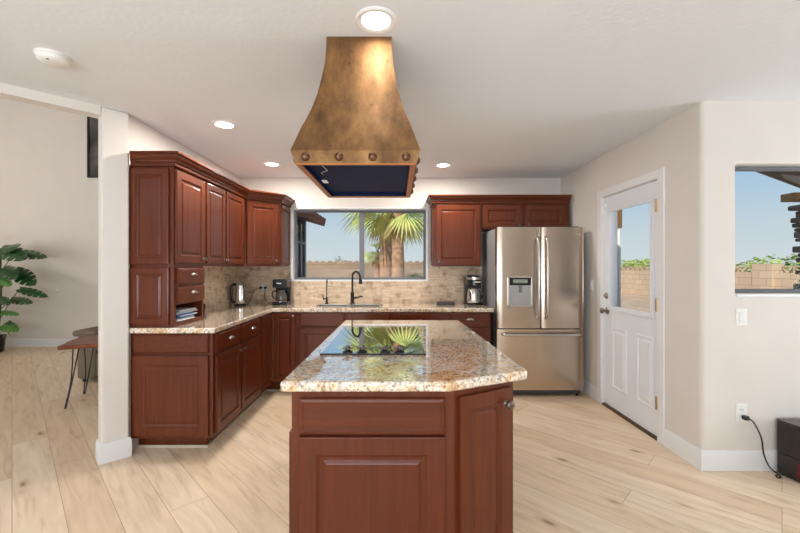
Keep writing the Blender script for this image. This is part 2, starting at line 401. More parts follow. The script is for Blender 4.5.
def mat_picture():
    m, t, b = newmat('dark_print')
    co = t.nodes.new('ShaderNodeTexCoord'); nz = t.nodes.new('ShaderNodeTexNoise'); nz.inputs['Scale'].default_value = 2.4
    t.links.new(co.outputs['Object'], nz.inputs['Vector'])
    r = ramp(t, [(.38, (.02, .018, .016, 1)), (.55, (.10, .09, .08, 1)), (.7, (.25, .22, .2, 1))]); t.links.new(nz.outputs['Fac'], r.inputs[0])
    t.links.new(r.outputs[0], b.inputs['Base Color']); b.inputs['Roughness'].default_value = .3
    return m
PRINT = mat_picture()

# ------------------------------------------------------------------ the room
CZ = 2.46                                             # kitchen ceiling
XL, XR, YB, YW = -1.945, 2.03, 4.77, 2.565            # left wall, right wall, back wall, wall with the right window
A = Vector((-2.035, 2.645)); B = Vector((-1.919, 2.761)); nrm = Vector((-.7071, .7071)); TH = .125
def struct(name, bm, m, label, cat, smooth=False, bevel=0, seg=3):
    return tag(obj(name, bm, m, None, smooth, bevel, seg), label, cat, None, 'structure')

b_ = BM(); box(b_, -8.4, XR+.18, -3.1, 6.9, -.1, 0); box(b_, XR+.18, 5.25, -3.1, YW+.18, -.1, 0)
struct('floor', b_, FLOOR, 'light oak plank floor laid on the diagonal', 'floor')
E = A + Vector((-1, -1))*5.645
b_ = BM(); prism(b_, [(E.x, -3.0), (5.1, -3.0), (5.1, YW+.1), (XR+.1, YW+.1), (XR+.1, YB+.1), (XL-.06, YB+.1), (XL-.06, B.y+.02), (A.x-.02, A.y)], CZ, CZ+.08)
struct('ceiling', b_, CEIL, 'flat pale kitchen ceiling with recessed lights', 'ceiling')
b_ = BM(); box(b_, -8.4, XL-.12, -3.1, 6.9, 4.8, 4.9)
struct('ceiling_living', b_, CEIL, 'high ceiling of the room beyond the left opening', 'ceiling')
# left kitchen wall, and its tall continuation
b_ = BM(); box(b_, XL-.125, XL, B.y-.02, 6.9, 0, 4.8)
struct('wall_left', b_, WALL, 'cream wall behind the left cabinets', 'wall')
# back wall with kitchen window opening
WX0, WX1, WZ0, WZ1 = -1.295, .368, 1.185, 2.075
def wall_hole(x0, x1, z0, z1, hx0, hx1, hz0, hz1, y0, y1, M=None):
    bm = BM(); V = {}
    xs = [x0, hx0, hx1, x1]; zs = [z0, hz0, hz1, z1] if hz0 > z0 else [z0, hz1, z1]; hj = 1 if hz0 > z0 else 0
    def g(i, j, y):
        k = (i, j, y)
        if k not in V: V[k] = bm.verts.new(M @ Vector((xs[i], y, zs[j])) if M else (xs[i], y, zs[j]))
        return V[k]
    ny = len(zs)-1; ins = lambda i, j: 0 <= i < 3 and 0 <= j < ny and not (i == 1 and j == hj)
    for i in range(3):
        for j in range(ny):
            if not ins(i, j): continue
            bm.faces.new([g(i, j, y0), g(i+1, j, y0), g(i+1, j+1, y0), g(i, j+1, y0)])
            bm.faces.new([g(i, j, y1), g(i, j+1, y1), g(i+1, j+1, y1), g(i+1, j, y1)])
            for (di, dj, p, q) in ((-1, 0, (i, j), (i, j+1)), (1, 0, (i+1, j), (i+1, j+1)), (0, -1, (i, j), (i+1, j)), (0, 1, (i, j+1), (i+1, j+1))):
                if not ins(i+di, j+dj): bm.faces.new([g(*p, y0), g(*q, y0), g(*q, y1), g(*p, y1)])
    return bm
struct('wall_back', wall_hole(XL, XR+.15, 0, CZ+.05, WX0, WX1, WZ0, WZ1, YB, YB+.16), WALL, 'cream back wall around the sink window', 'wall')
MR = RZ(-PI/2)                                         # local -y -> world -x ; local x -> world -y
D0, D1, DZ = 2.98, 3.81, 2.045                         # door opening in Y, head height
struct('wall_right', wall_hole(-(YB+.16), -(YW+.125), 0, CZ+.05, -D1, -D0, 0, DZ, 0, .15, T(XR+.0004, 0, 0) @ MR), WALL, 'cream right wall holding the white back door', 'wall')
RX0, RX1, RZ0, RZ1 = 2.263, 3.75, 1.165, 2.045
struct('wall_right_return', wall_hole(XR, 5.2, 0, CZ+.05, RX0, RX1, RZ0, RZ1, YW, YW+.16), WALL, 'cream wall facing the room with the right window', 'wall', True, .022, 4)
b_ = BM(); box(b_, 5.1, 5.2, -3.1, YW, 0, CZ+.05); struct('wall_side', b_, WALL, 'cream wall out of view on the right', 'wall')
b_ = BM(); box(b_, -8.4, 5.2, -3.1, -3.0, 0, 4.8); struct('wall_rear', b_, WALL, 'cream wall behind the viewpoint', 'wall')
b_ = BM(); box(b_, -8.4, -8.3, -3.0, 6.9, 0, 4.8); struct('wall_living_side', b_, WALL, 'cream outer wall of the left room', 'wall')
LY = 6.55
b_ = BM(); box(b_, -8.3, XL-.125, LY, LY+.15, 0, 4.8); struct('wall_far', b_, WALL, 'tall beige wall at the end of the left room', 'wall')
# header over the opening, post at its end
F2 = A + nrm*.10; E2 = E + nrm*.10
b_ = BM(); prism(b_, [tuple(A), tuple(E), tuple(E2), tuple(F2)], 2.40, 4.8)
struct('wall_header', b_, WALL, 'low header over the wide left opening', 'wall')
PC = A + nrm*TH; PD = B + nrm*TH
b_ = BM(); prism(b_, [tuple(A), tuple(B), tuple(PD), tuple(PC)], 0, CZ)
struct('wall_post', b_, WALL, 'slim white wall end standing beside the left cabinets', 'wall', True, .014, 4)
# baseboards
BH = .138
def base_run(name, pts, label, closed=False):
    bm = BM(); P = [Vector(p) for p in pts]; n = len(P)
    prof = [(0, 0), (.014, 0), (.014, BH-.03), (.011, BH-.012), (.006, BH), (0, BH)]
    rings = []
    for i, p in enumerate(P):
        d0 = (P[i]-P[i-1]).normalized() if i or closed else None
        d1 = (P[(i+1) % n]-P[i]).normalized() if i < n-1 or closed else None
        d0 = d0 or d1; d1 = d1 or d0
        n0 = Vector((d0.y, -d0.x)); n1 = Vector((d1.y, -d1.x)); mm = (n0+n1).normalized(); k = 1/max(.3, mm.dot(n0))
        rings.append([bm.verts.new((p.x+mm.x*o*k, p.y+mm.y*o*k, z)) for o, z in prof])
    m = len(prof)
    for i in range(n if closed else n-1):
        a, b = rings[i], rings[(i+1) % n]
        for j in range(m): bm.faces.new([a[j], a[(j+1) % m], b[(j+1) % m], b[j]])
    if not closed: bm.faces.new(rings[0]); bm.faces.new(rings[-1])
    return struct(name, bm, WHITE, label, 'baseboard', True, .003)
base_run('baseboard_right', [(XR, YB), (XR, 3.882)], 'white baseboard between refrigerator and back door')
base_run('baseboard_corner', [(XR, 2.912), (XR, YW), (5.1, YW)], 'white baseboard wrapping the corner under the right window')
base_run('baseboard_far', [(-8.3, LY), (XL-.125, LY)], 'white baseboard along the far wall of the left room')
base_run('baseboard_post', [tuple(PC), tuple(A), tuple(B), tuple(B+nrm*.008)], 'tall white baseboard around the foot of the wall end')

# ------------------------------------------------------------------ windows and door
def slider(name, x0, x1, z0, z1, yg, mull, label, label_m=None):
    r = empty(name, (0, 0, 0), 0, label, 'window', None, 'structure')
    bm = BM(); f = .02
    for a in ((x0, x0+f, z0, z1), (x1-f, x1, z0, z1), (x0+f, x1-f, z1-f, z1), (x0+f, x1-f, z0, z0+f)):
        box(bm, a[0], a[1], yg-.03, yg+.03, a[2], a[3])
    obj('window_frame', bm, GREY, r, bevel=.003)
    bm = BM()
    g = .008
    for (a0, a1, yy) in ((x0+f, mull+.03, yg-.012), (mull-.03, x1-f, yg+.012)):
        gl, gr_ = (g, .06) if a1 < x1-f-.1 else (.06, g)
        for q in ((a0, a0+gl, z0+f, z1-f), (a1-gr_, a1, z0+f, z1-f), (a0+g, a1-g, z1-f-g, z1-f), (a0+g, a1-g, z0+f, z0+f+g)):
            box(bm, q[0], q[1], yy-.01, yy+.01, q[2], q[3])
    obj('sash', bm, GREY, r, bevel=.002)
    for (a0, a1, yy) in ((x0+f, mull+.03, yg-.012), (mull-.03, x1-f, yg+.012)):
        bm = BM(); box(bm, a0+g, a1-g, yy-.002, yy+.002, z0+f+g, z1-f-g); obj('glass', bm, GLASS, r)
    return r
w1 = slider('window_1', WX0+.005, WX1-.005, WZ0+.012, WZ1-.005, 4.875, -.445, 'wide grey sliding window above the sink')
bm = BM()
for a in ((WX0-.001, WX0+.006, 4.765, 4.845, WZ0, WZ1), (WX1-.006, WX1+.001, 4.765, 4.845, WZ0, WZ1), (WX0, WX1, 4.765, 4.845, WZ1-.006, WZ1+.001)): box(bm, *a)
box(bm, WX0-.02, WX1+.02, 4.748, 4.845, WZ0-.008, WZ0+.012)
box(bm, WX0-.02, WX0, 4.75, 4.768, WZ0-.008, WZ1+.015); box(bm, WX1, WX1+.02, 4.75, 4.768, WZ0-.008, WZ1+.015); box(bm, WX0, WX1, 4.75, 4.768, WZ1, WZ1+.015)
obj('window_trim', bm, WHITE, w1, bevel=.003)
w2 = slider('window_2', RX0, RX1, RZ0+.012, RZ1-.002, 2.665, 2.865, 'grey framed window in the right wall looking at the yard')
bm = BM(); box(bm, RX0, RX1, YW-.006, 2.63, RZ0-.01, RZ0+.012); obj('window_sill', bm, WHITE, w2, bevel=.004)

dr = empty('door_1', (XR, 0, 0), -PI/2, 'white half glass back door in the right wall', 'door', None, 'structure')
x0, x1 = -D1+.006, -D0-.006                           # local x (= -Y)
gx0, gx1, gz0, gz1 = -3.70, -3.09, .972, 1.892
bm = BM(); y0, y1 = .018, .062
for q in ((x0, gx0, 0.02, DZ-.008), (gx1, x1, .02, DZ-.008), (gx0, gx1, gz1, DZ-.008), (gx0, gx1, .02, gz0)): box(bm, q[0], q[1], y0, y1, q[2], q[3])
obj('door_slab', bm, DOORW, dr)
bm = BM()
for a, b in ((-3.655, -3.43), (-3.285, -3.06)):
    loops(bm, [(0, y0+.001), (0, y0-.006), (.012, y0-.010), (.022, y0-.006), (.028, y0-.001), (.05, y0-.008), (.055, y0-.009)], a, b, .215, .79)
obj('raised_panel', bm, DOORW, dr)
bm = BM()
for q in ((gx0-.03, gx0+.012, gz0-.03, gz1+.03), (gx1-.012, gx1+.03, gz0-.03, gz1+.03), (gx0, gx1, gz1-.012, gz1+.03), (gx0, gx1, gz0-.03, gz0+.012)):
    box(bm, q[0], q[1], y0-.012, y0+.012, q[2], q[3])
obj('lite_frame', bm, DOORW, dr, bevel=.004)
bm = BM(); box(bm, gx0, gx1, .036, .042, gz0, gz1); obj('glass', bm, GLASS, dr)
bm = BM()
for s0, s1 in ((-D1-.068, -D1+.003), (-D0-.003, -D0+.068)): box(bm, s0, s1, -.016, 0, 0, DZ+.065)
box(bm, -D1, -D0, -.016, 0, DZ-.003, DZ+.065)
for s0, s1 in ((-D1, -D1+.005), (-D0-.005, -D0)): box(bm, s0, s1, 0, .15, 0, DZ)
box(bm, -D1, -D0, 0, .15, DZ-.006, DZ)
obj('door_casing', bm, WHITE, dr, bevel=.004)
bm = BM(); box(bm, -D1+.005, -D0-.005, -.006, .15, 0, .016); obj('threshold', bm, plain('threshold_bronze', lin(92, 66, 44), .4, .5), dr)
def knob_bm(z, x, big):
    bm = BM(); M = T(x, y0, z) @ RX(PI/2)
    lathe(bm, [(.033, 0), (.033, .006), (.026, .010), (.012, .012), (.011, .035), (.020, .04), (.027, .05), (.027, .06), (.018, .068), (.004, .070)] if big else [(.031, 0), (.031, .010), (.026, .016), (.02, .018), (.018, .022), (.004, .024)], M)
    if not big: box(bm, -.004, .004, -.016, .016, .022, .036, M)
    return bm
obj('doorknob', knob_bm(.93, -3.745, True), NICKEL, dr, True)
obj('deadbolt', knob_bm(1.075, -3.745, False), NICKEL, dr, True)
for z in (1.83, 1.06, .30):
    bm = BM(); lathe(bm, [(.008, -.05), (.008, .05)], T(-D0-.006, -.018, z), 12); box(bm, -D0-.03, -D0-.003, y0-.003, y0+.001, z-.05, z+.05)
    obj('hinge', bm, BRASS, dr, True)
bm = BM(); box(bm, -3.80, -3.76, y0-.016, y0, 1.935, 1.985); obj('door_sensor', bm, PLATE, dr, bevel=.003)

# ------------------------------------------------------------------ backsplash
b_ = BM()
S0, S1 = .916, 1.372
box(b_, XL, WX0-.02, YB-.018, YB, S0, S1); box(b_, WX0-.02, WX1+.02, YB-.018, YB, S0, WZ0-.008); box(b_, WX1+.02, 1.03, YB-.018, YB, S0, S1)
struct('backsplash_back', b_, SPLASH, 'beige stacked stone backsplash under the sink window', 'backsplash')
b_ = BM(); box(b_, XL, XL+.018, 3.24, YB-.018, S0, 1.36)
struct('backsplash_left', b_, SPLASH, 'beige stacked stone backsplash behind the kettle on the left wall', 'backsplash')

# ------------------------------------------------------------------ cabinets
def cup_pull(x, z, parent, y=-.02):
    bm = BM(); M = T(x, y, z); n, k = 10, 5; rows = []
    for j in range(k+1):
        ph = j/k*PI/2
        rows.append(vs(bm, [(.040*math.cos(PI*i/n)*math.cos(ph*.15), -.024*math.sin(ph)-.001, .020*math.sin(PI*i/n)*math.cos(ph)+(.002 if j else 0)) for i in range(n+1)], M))
    for a, b in zip(rows, rows[1:]):
        for i in range(n): bm.faces.new([a[i], a[i+1], b[i+1], b[i]])
    o = obj('cup_pull', bm, PEWTER, parent, True)
    s = o.modifiers.new('t', 'SOLIDIFY'); s.thickness = .004
    return o
def knob(x, z, parent, y=-.02, M0=None, s_=1):
    bm = BM(); M = T(x, y, z) @ RX(PI/2) @ Matrix.Scale(s_, 4)
    if M0: M = M0 @ M
    lathe(bm, [(.010, 0), (.006, .004), (.005, .014), (.013, .018), (.015, .023), (.012, .027), (.003, .029)], M, 14)
    return obj('knob', bm, KNOBM, parent, True)
def copyobj(o, parent):
    c = o.copy(); COL.objects.link(c); c.parent = parent; return c

MEND = RZ(-PI/2)                                        # end panels on the local x=0 side
FX, FY = -1.345, 4.12
TOE, CT = .105, .874
def base_body(w, d, parent, end=0):
    bm = BM(); box(bm, 0, w, 0, d, TOE, CT); box(bm, end, w, .085, d, 0.002, TOE)
    return obj('carcass', bm, CH, parent)

# left run: two drawer base cabinets
LD = -FX + XL; LD = FX - XL - .003
DEND = 2.81
c1 = empty('base_cabinet', (FX, DEND, 0), PI/2, 'cherry base cabinet at the open end of the left run, showing its panelled side', 'cabinet', 'left base cabinets')
w = .475
base_body(w, LD, c1, .085)
dw = obj('drawer_front', slab(.03, w-.012, .715, .862), CHH, c1); cup_pull(.245, .79, dw)
d = obj('door', raised(.03, w-.012, .13, .70), CH, c1); knob(w-.045, .655, d)
obj('end_drawer_panel', slab(-LD+.02, -.025, .727, .866, MEND), CHH, c1)
obj('end_panel', raised(-LD+.02, -.025, .128, .712, MEND, [(0, 0), (0, -.016), (.002, -.019), (.005, -.02), (.066, -.02), (.07, -.016), (.078, -.012), (.084, -.0095), (.09, -.0095), (.098, -.013), (.10, -.0135)]), CH, c1)
bm = BM(); box(bm, .0, .012, .085, LD, 0.002, .018); box(bm, 0.075, .087, .085, LD, 0.002, .02, None); bm.free()
c2 = empty('base_cabinet', (FX, DEND+.476, 0), PI/2, 'cherry drawer base cabinet in the middle of the left run', 'cabinet', 'left base cabinets')
w = .482
base_body(w, LD, c2)
dw = obj('drawer_front', slab(.012, w-.012, .715, .862), CHH, c2); cup_pull(w/2, .79, dw)
d = obj('door', raised(.012, w-.012, .13, .70), CH, c2); knob(.045, .655, d)
# corner cabinet (L shaped)
c3 = empty('corner_base_cabinet', (FX, DEND+.96, 0), 0, 'cherry corner base cabinet with a folding door under the coffee maker', 'cabinet')
yc = DEND+.96
bm = BM(); prism(bm, [(0, 0), (0, FY-yc), (.29, FY-yc), (.29, YB-.003-yc), (-LD, YB-.003-yc), (-LD, 0)], TOE, CT)
prism(bm, [(-.085, 0), (-.085, FY+.085-yc), (.29, FY+.085-yc), (.29, YB-.003-yc), (-LD, YB-.003-yc), (-LD, 0)], .002, TOE)
obj('carcass', bm, CH, c3)
d = obj('door', raised(.008, FY-yc-.024, .13, .862, RZ(PI/2), NARROW), CH, c3)
d = obj('door', raised(.024, .262, .13, .862, T(0, FY-yc, 0), NARROW), CH, c3); knob(.24, .83, d, M0=T(0, FY-yc, 0))
bm = BM(); box(bm, .0215, .0235, FY-yc-.02, FY-yc-.002, .14, .855); obj('door_edge', bm, GOLDL, c3, label='pale raw wood edge of the folding door')
# back run
def back_base(name, xa, xb, label, grp=None, hollow=False):
    r = empty(name, (xa, FY, 0), 0, label, 'cabinet', grp)
    if hollow:
        w, d = xb-xa, YB-FY-.003; bm = BM()
        for q in ((0, .018, 0, d, TOE, CT), (w-.018, w, 0, d, TOE, CT), (.018, w-.018, 0, .019, TOE, CT), (.018, w-.018, d-.012, d, TOE, CT), (.018, w-.018, .019, d-.012, TOE, TOE+.018), (0, w, .085, d, .002, TOE)): box(bm, *q)
        obj('carcass', bm, CH, r)
    else: base_body(xb-xa, YB-FY-.003, r)
    return r
c4 = back_base('sink_base_cabinet', FX+.292, -.062, 'wide cherry sink base cabinet below the window', None, True)
o = -(FX+.292)
for a, b, kx in ((-1.04, -.557, -.59), (-.537, -.075, -.50)):
    obj('false_drawer_front', slab(a+o, b+o, .715, .862), CHH, c4)
    d = obj('door', raised(a+o, b+o, .13, .70), CH, c4); knob(kx+o, .655, d)
c5 = back_base('drawer_base_cabinet', -.060, .553, 'cherry base cabinet with one wide drawer, right of the sink cabinet')
w = .613
for z0, z1 in ((.715, .862), (.43, .70), (.13, .415)):
    dw = obj('drawer_front', slab(.012, w-.012, z0, z1), CHH, c5); knob(w/2, (z0+z1)/2, dw)
c6 = back_base('drawer_base_cabinet', .555, 1.0, 'narrow cherry base cabinet beside the refrigerator')
w = .445
dw = obj('drawer_front', slab(.014, w-.018, .715, .862), CHH, c6); cup_pull(w/2, .79, dw)
d = obj('door', raised(.014, w-.018, .13, .70), CH, c6); knob(.05, .655, d)
# shoe moulding along the toe kicks
sm = BM()
box(sm, XL+.004, FX-.085, DEND+.073, DEND+.084, .001, .02); box(sm, FX-.084, FX-.072, DEND+.073, 4.19, .001, .02); box(sm, FX-.072, 1.0, 4.192, 4.203, .001, .02)
tag(obj('trim_1', sm, SHOE, None), 'pale shoe moulding at the foot of the cabinets', 'trim', None, 'structure')
# the end panel's toe board stands back from the end face
# worktop
def slab_cells(xs, ys, inside, z0, z1):
    bm = BM(); V = {}
    def g(i, j, z):
        k = (i, j, z)
        if k not in V: V[k] = bm.verts.new((xs[i], ys[j], z))
        return V[k]
    nx, ny = len(xs)-1, len(ys)-1
    ins = lambda i, j: 0 <= i < nx and 0 <= j < ny and inside((xs[i]+xs[i+1])/2, (ys[j]+ys[j+1])/2)
    for i in range(nx):
        for j in range(ny):
            if not ins(i, j): continue
            bm.faces.new([g(i, j, z1), g(i+1, j, z1), g(i+1, j+1, z1), g(i, j+1, z1)])
            bm.faces.new([g(i, j, z0), g(i, j+1, z0), g(i+1, j+1, z0), g(i+1, j, z0)])
            for (di, dj, p, q) in ((-1, 0, (i, j), (i, j+1)), (1, 0, (i+1, j), (i+1, j+1)), (0, -1, (i, j), (i+1, j)), (0, 1, (i, j+1), (i+1, j+1))):
                if not ins(i+di, j+dj): bm.faces.new([g(*p, z0), g(*q, z0), g(*q, z1), g(*p, z1)])
    return bm
CE, CF, CN = -1.315, 4.09, 2.775
SX0, SX1, SY0, SY1, SM = -.90, -.19, 4.235, 4.50, -.545
inside = lambda x, y: (x < CE or y > CF) and not ((SX0 < x < SX1) and (SY0 < y < SY1))
o = obj('countertop', slab_cells([XL+.0005, CE, SX0, SX1, 1.03], [CN, CF, SY0, SY1, YB-.0185], inside, .8745, .915), GRANITE, None, bevel=.010, seg=3)
tag(o, 'L shaped speckled beige granite countertop along the walls', 'countertop')
# sink
sk = empty('sink', (0, 0, 0), 0, 'stainless double bowl sink set into the counter below the window', 'sink')
sk.location = ((SX0+SX1)/2, (SY0+SY1)/2, .68); ox, oy, oz = sk.location
for a, b in ((SX0, SM-.012), (SM+.012, SX1)):
    bm = BM(); t = .003; z0, z1 = .69, .9175
    a += .006*(a == SX0); b -= .006*(b == SX1)
    A0, B0, Y0, Y1 = a-ox, b-ox, SY0+.006-oy, SY1-.006-oy
    box(bm, A0, B0, Y0, Y1, z0-oz, z0+t-oz)
    for q in ((A0, A0+t, Y0, Y1), (B0-t, B0, Y0, Y1), (A0+t, B0-t, Y0, Y0+t), (A0+t, B0-t, Y1-t, Y1)): box(bm, *q, z0-oz, z1-oz)
    bw = obj('bowl', bm, STEEL, sk)
    bm = BM(); lathe(bm, [(.04, 0), (.04, .004), (.03, .004), (.028, .002)], T((A0+B0)/2, (Y0+Y1)/2, z0+t-oz)); obj('drain', bm, CHROME, bw, True)
bm = BM(); box(bm, SM-.012-ox, SM+.012-ox, SY0+.007-oy, SY1-.007-oy, .80-oz, .915-oz); obj('divider', bm, STEEL, sk, bevel=.004)
bm = BM()
for q in ((SX0-.02, SX1+.02, SY0-.02, SY0+.008), (SX0-.02, SX1+.02, SY1-.008, SY1+.02), (SX0-.02, SX0+.008, SY0+.008, SY1-.008), (SX1-.008, SX1+.02, SY0+.008, SY1-.008)): box(bm, q[0]-ox, q[1]-ox, q[2]-oy, q[3]-oy, .9162-oz, .920-oz)
obj('rim', bm, STEEL, sk, bevel=.002)
# faucets
fa = empty('kitchen_faucet', (-.535, 4.615, .915), 0, 'tall black gooseneck faucet behind the sink', 'faucet')
bm = BM(); lathe(bm, [(.030, 0), (.030, .006), (.024, .012), (.022, .02), (.022, .11), (.024, .115), (.024, .13), (.016, .14)]); obj('faucet_base', bm, BRONZE, fa, True)
bm = BM(); arc = [(0, 0, .13), (0, 0, .26), (.004, -.008, .32)] + [(.055-.055*math.cos(t), -.10+.10*math.cos(t), .32+.065*math.sin(t)) for t in [PI*k/8 for k in range(1, 8)]] + [(.112, -.2, .315)]
tube(bm, smooth_path(arc, 4), .0125, 10); obj('spout', bm, BRONZE, fa, True)
bm = BM(); tube(bm, [(.111, -.198, .325), (.116, -.207, .29), (.120, -.214, .245)], .017, 12, None, [.014, .018, .021]); obj('spray_head', bm, BRONZE, fa, True)
bm = BM(); tube(bm, [(.02, 0, .07), (.06, -.004, .075)], .013, 10); tube(bm, [(.06, -.004, .07), (.085, -.012, .085), (.125, -.03, .09)], .008, 8); obj('handle', bm, BRONZE, fa, True)
fb = empty('filter_faucet', (-.845, 4.625, .915), 0, 'small slim dark filter faucet left of the tall faucet', 'faucet')
bm = BM(); lathe(bm, [(.022, 0), (.022, .006), (.014, .012), (.013, .07), (.010, .08)], None, 16); obj('faucet_base', bm, BRONZE, fb, True)
bm = BM(); tube(bm, smooth_path([(0, 0, .07), (0, 0, .25), (.004, -.02, .285), (.014, -.06, .295), (.022, -.095, .275), (.024, -.10, .25)], 5), .0065, 8); obj('spout', bm, BRONZE, fb, True)
bm = BM(); tube(bm, [(0, 0, .06), (-.035, -.01, .062)], .007, 8); tube(bm, [(-.035, -.01, .045), (-.042, -.012, .10)], .006, 8); obj('handle', bm, BRONZE, fb, True)

# ---- upper cabinets
UX = -1.625; UD = UX - XL - .003; UY0, UY1, UY2 = 2.80, 3.235, 4.11; UB, UT = 1.362, 2.10
h = empty('hutch_cabinet', (UX, UY0, .9155), PI/2, 'tall cherry cabinet standing on the counter with two small drawers and a letter cubby', 'cabinet')
HZ = .9155; w = UY1-UY0-.002
bm = BM(); box(bm, 0, w, 0, UD, 1.075-HZ, UT-HZ)
box(bm, 0, w, 0, UD, 0, .95-HZ); box(bm, 0, .028, 0, UD, .95-HZ, 1.075-HZ); box(bm, w-.028, w, 0, UD, .95-HZ, 1.075-HZ); box(bm, .028, w-.028, UD-.012, UD, .95-HZ, 1.075-HZ)
obj('carcass', bm, CH, h)
d = obj('door', raised(.012, w-.006, 1.385-HZ, 2.068-HZ), CH, h); knob(w-.04, 1.42-HZ, d)
for z0, z1 in ((1.222, 1.348), (1.085, 1.207)):
    dw = obj('drawer_front', slab(.03, w-.01, z0-HZ, z1-HZ), CHH, h); cup_pull(w/2+.01, (z0+z1)/2-HZ+.005, dw)
obj('end_panel', raised(-UD+.008, -.028, 1.375-HZ, 2.07-HZ, MEND, NARROW), CH, h)
obj('end_panel', raised(-UD+.008, -.028, .935-HZ, 1.352-HZ, MEND, NARROW), CH, h)
u2 = empty('wall_cabinet', (UX, UY1, UB), PI/2, 'cherry wall cabinet with two narrow doors on the left wall', 'cabinet')
w = UY2-UY1-.002
bm = BM(); box(bm, 0, w, 0, UD, 0, UT-UB); obj('carcass', bm, CH, u2)
for a, b, kx in ((.022, .372, .34), (.402, .81, .435)):
    d = obj('door', raised(a, b, .022, 2.068-UB, None, NARROW), CH, u2); knob(kx, .055, d)
# diagonal corner cabinet
u3 = empty('corner_wall_cabinet', (UX, UY2, UB), 0, 'cherry diagonal corner wall cabinet left of the window', 'cabinet')
DX = .29
bm = BM(); prism(bm, [(0, 0), (DX, DX), (DX, YB-.003-UY2), (-UD, YB-.003-UY2), (-UD, 0)], 0, UT-UB); obj('carcass', bm, CH, u3)
dl = DX*math.sqrt(2)
d = obj('door', raised(.018, dl-.03, .022, 2.068-UB, RZ(PI/4)), CH, u3); knob(dl-.06, .06, d, M0=RZ(PI/4))
obj('end_panel', raised(.015, YB-UY2-DX-.02, .022, 2.068-UB, T(DX, DX, 0) @ RZ(PI/2), NARROW), CH, u3)
# right uppers
UY = 4.45
def upper(name, xa, xb, zb, label):
    r = empty(name, (xa, UY, zb), 0, label, 'cabinet'); bm = BM(); box(bm, 0, xb-xa, 0, YB-.003-UY, 0, UT-zb); obj('carcass', bm, CH, r); return r
u4 = upper('wall_cabinet', .4335, .975, UB, 'cherry wall cabinet right of the window, above the carafe coffee maker')
d = obj('door', raised(.018, .525, .018, 2.07-UB), CH, u4); knob(.052, .055, d)
obj('end_panel', raised(-.30, -.02, .018, 2.07-UB, MEND, NARROW), CH, u4)
u5 = upper('bridge_cabinet', .9765, 1.99, 1.79, 'short cherry two door cabinet over the refrigerator')
for a, b, kx in ((.015, .465, .43), (.505, .96, .54)):
    d = obj('door', raised(a, b, .018, 2.07-1.79), CH, u5); knob(kx, .05, d)
# crown mouldings
def crown(path, label, skew=0):
    bm = BM(); P = [Vector(p) for p in path]; rings = []
    prof = [(.0005, 2.084), (.024, 2.084), (.028, 2.090), (.028, 2.100), (.022, 2.104), (.022, 2.110), (.032, 2.114), (.034, 2.124), (.044, 2.132), (.058, 2.142), (.062, 2.152), (.058, 2.156), (.060, 2.162), (.074, 2.165), (.074, 2.178), (.0005, 2.178)]
    for i, p in enumerate(P):
        d0 = (P[i]-P[i-1]).normalized() if i else None
        d1 = (P[i+1]-P[i]).normalized() if i < len(P)-1 else None
        d0 = d0 or d1; d1 = d1 or d0
        n0 = Vector((d0.y, -d0.x)); n1 = Vector((d1.y, -d1.x)); mm = (n0+n1).normalized(); k = 1/mm.dot(n0)
        sk_ = skew if i == 0 else 0
        rings.append([bm.verts.new((p.x+mm.x*o*k+sk_*o, p.y+mm.y*o*k, z)) for o, z in prof])
    m = len(prof)
    for a, b in zip(rings, rings[1:]):
        for j in range(m): bm.faces.new([a[j], a[(j+1) % m], b[(j+1) % m], b[j]])
    bm.faces.new(rings[0]); bm.faces.new(rings[-1])
    return tag(obj('crown_moulding', bm, CHH, None), label, 'moulding')
crown([(-1.936, UY0), (UX, UY0), (UX, UY2), (UX+DX, UY2+DX), (UX+DX, YB-.003)], 'cherry crown moulding along the tops of the left wall cabinets', .55)
crown([(.4335, YB-.003), (.4335, UY), (1.99, UY)], 'cherry crown moulding above the refrigerator cabinets')

# ------------------------------------------------------------------ island
isl = empty('island_cabinet', (0, 1.5, 0), 0, 'cherry kitchen island base with an angled corner door', 'island')
ox, oy = 0, 1.5
pts = [(-.41, 0), (.222, 0), (.50, .16), (.485, 1.66), (-.40, 1.66)]
bm = BM(); prism(bm, pts, TOE, CT)
prism(bm, [(-.34, .075), (.20, .075), (.42, .2), (.41, 1.59), (-.33, 1.59)], .002, TOE)
obj('carcass', bm, CH, isl)
obj('drawer_panel', loops(BM(), [(0, 0), (0, -.014), (.003, -.018), (.006, -.019), (.014, -.020), (.018, -.017), (.022, -.0165)], -.378, .186, .709, .848), CHH, isl)
obj('door', raised(-.378, .186, .13, .700, None, [(0, 0), (0, -.016), (.002, -.019), (.005, -.02), (.068, -.02), (.071, -.016), (.076, -.0135), (.079, -.011), (.092, -.010), (.103, -.0155), (.107, -.0165)]), CH, isl)
MA = T(.222, 0, 0) @ RZ(math.atan2(.16, .278))
d = obj('door', raised(.020, .293, .13, .848, MA, RAISED), CH, isl); knob(.258, .785, d, M0=MA, s_=1.3)
d = obj('door', raised(-1.58, -.83, .13, .70, T(-.41, 0, 0) @ MEND), CH, isl); 
d = obj('door', raised(-.80, -.03, .13, .70, T(-.41, 0, 0) @ MEND), CH, isl)
bm = BM(); prism(bm, [(-.450, 1.473), (.205, 1.473), (.558, 1.64), (.515, 3.195), (-.432, 3.195)], .8745, .915)
o = obj('island_countertop', bm, GRANITE, None, bevel=.012, seg=3, smooth=False); tag(o, 'speckled beige granite top of the kitchen island', 'countertop')
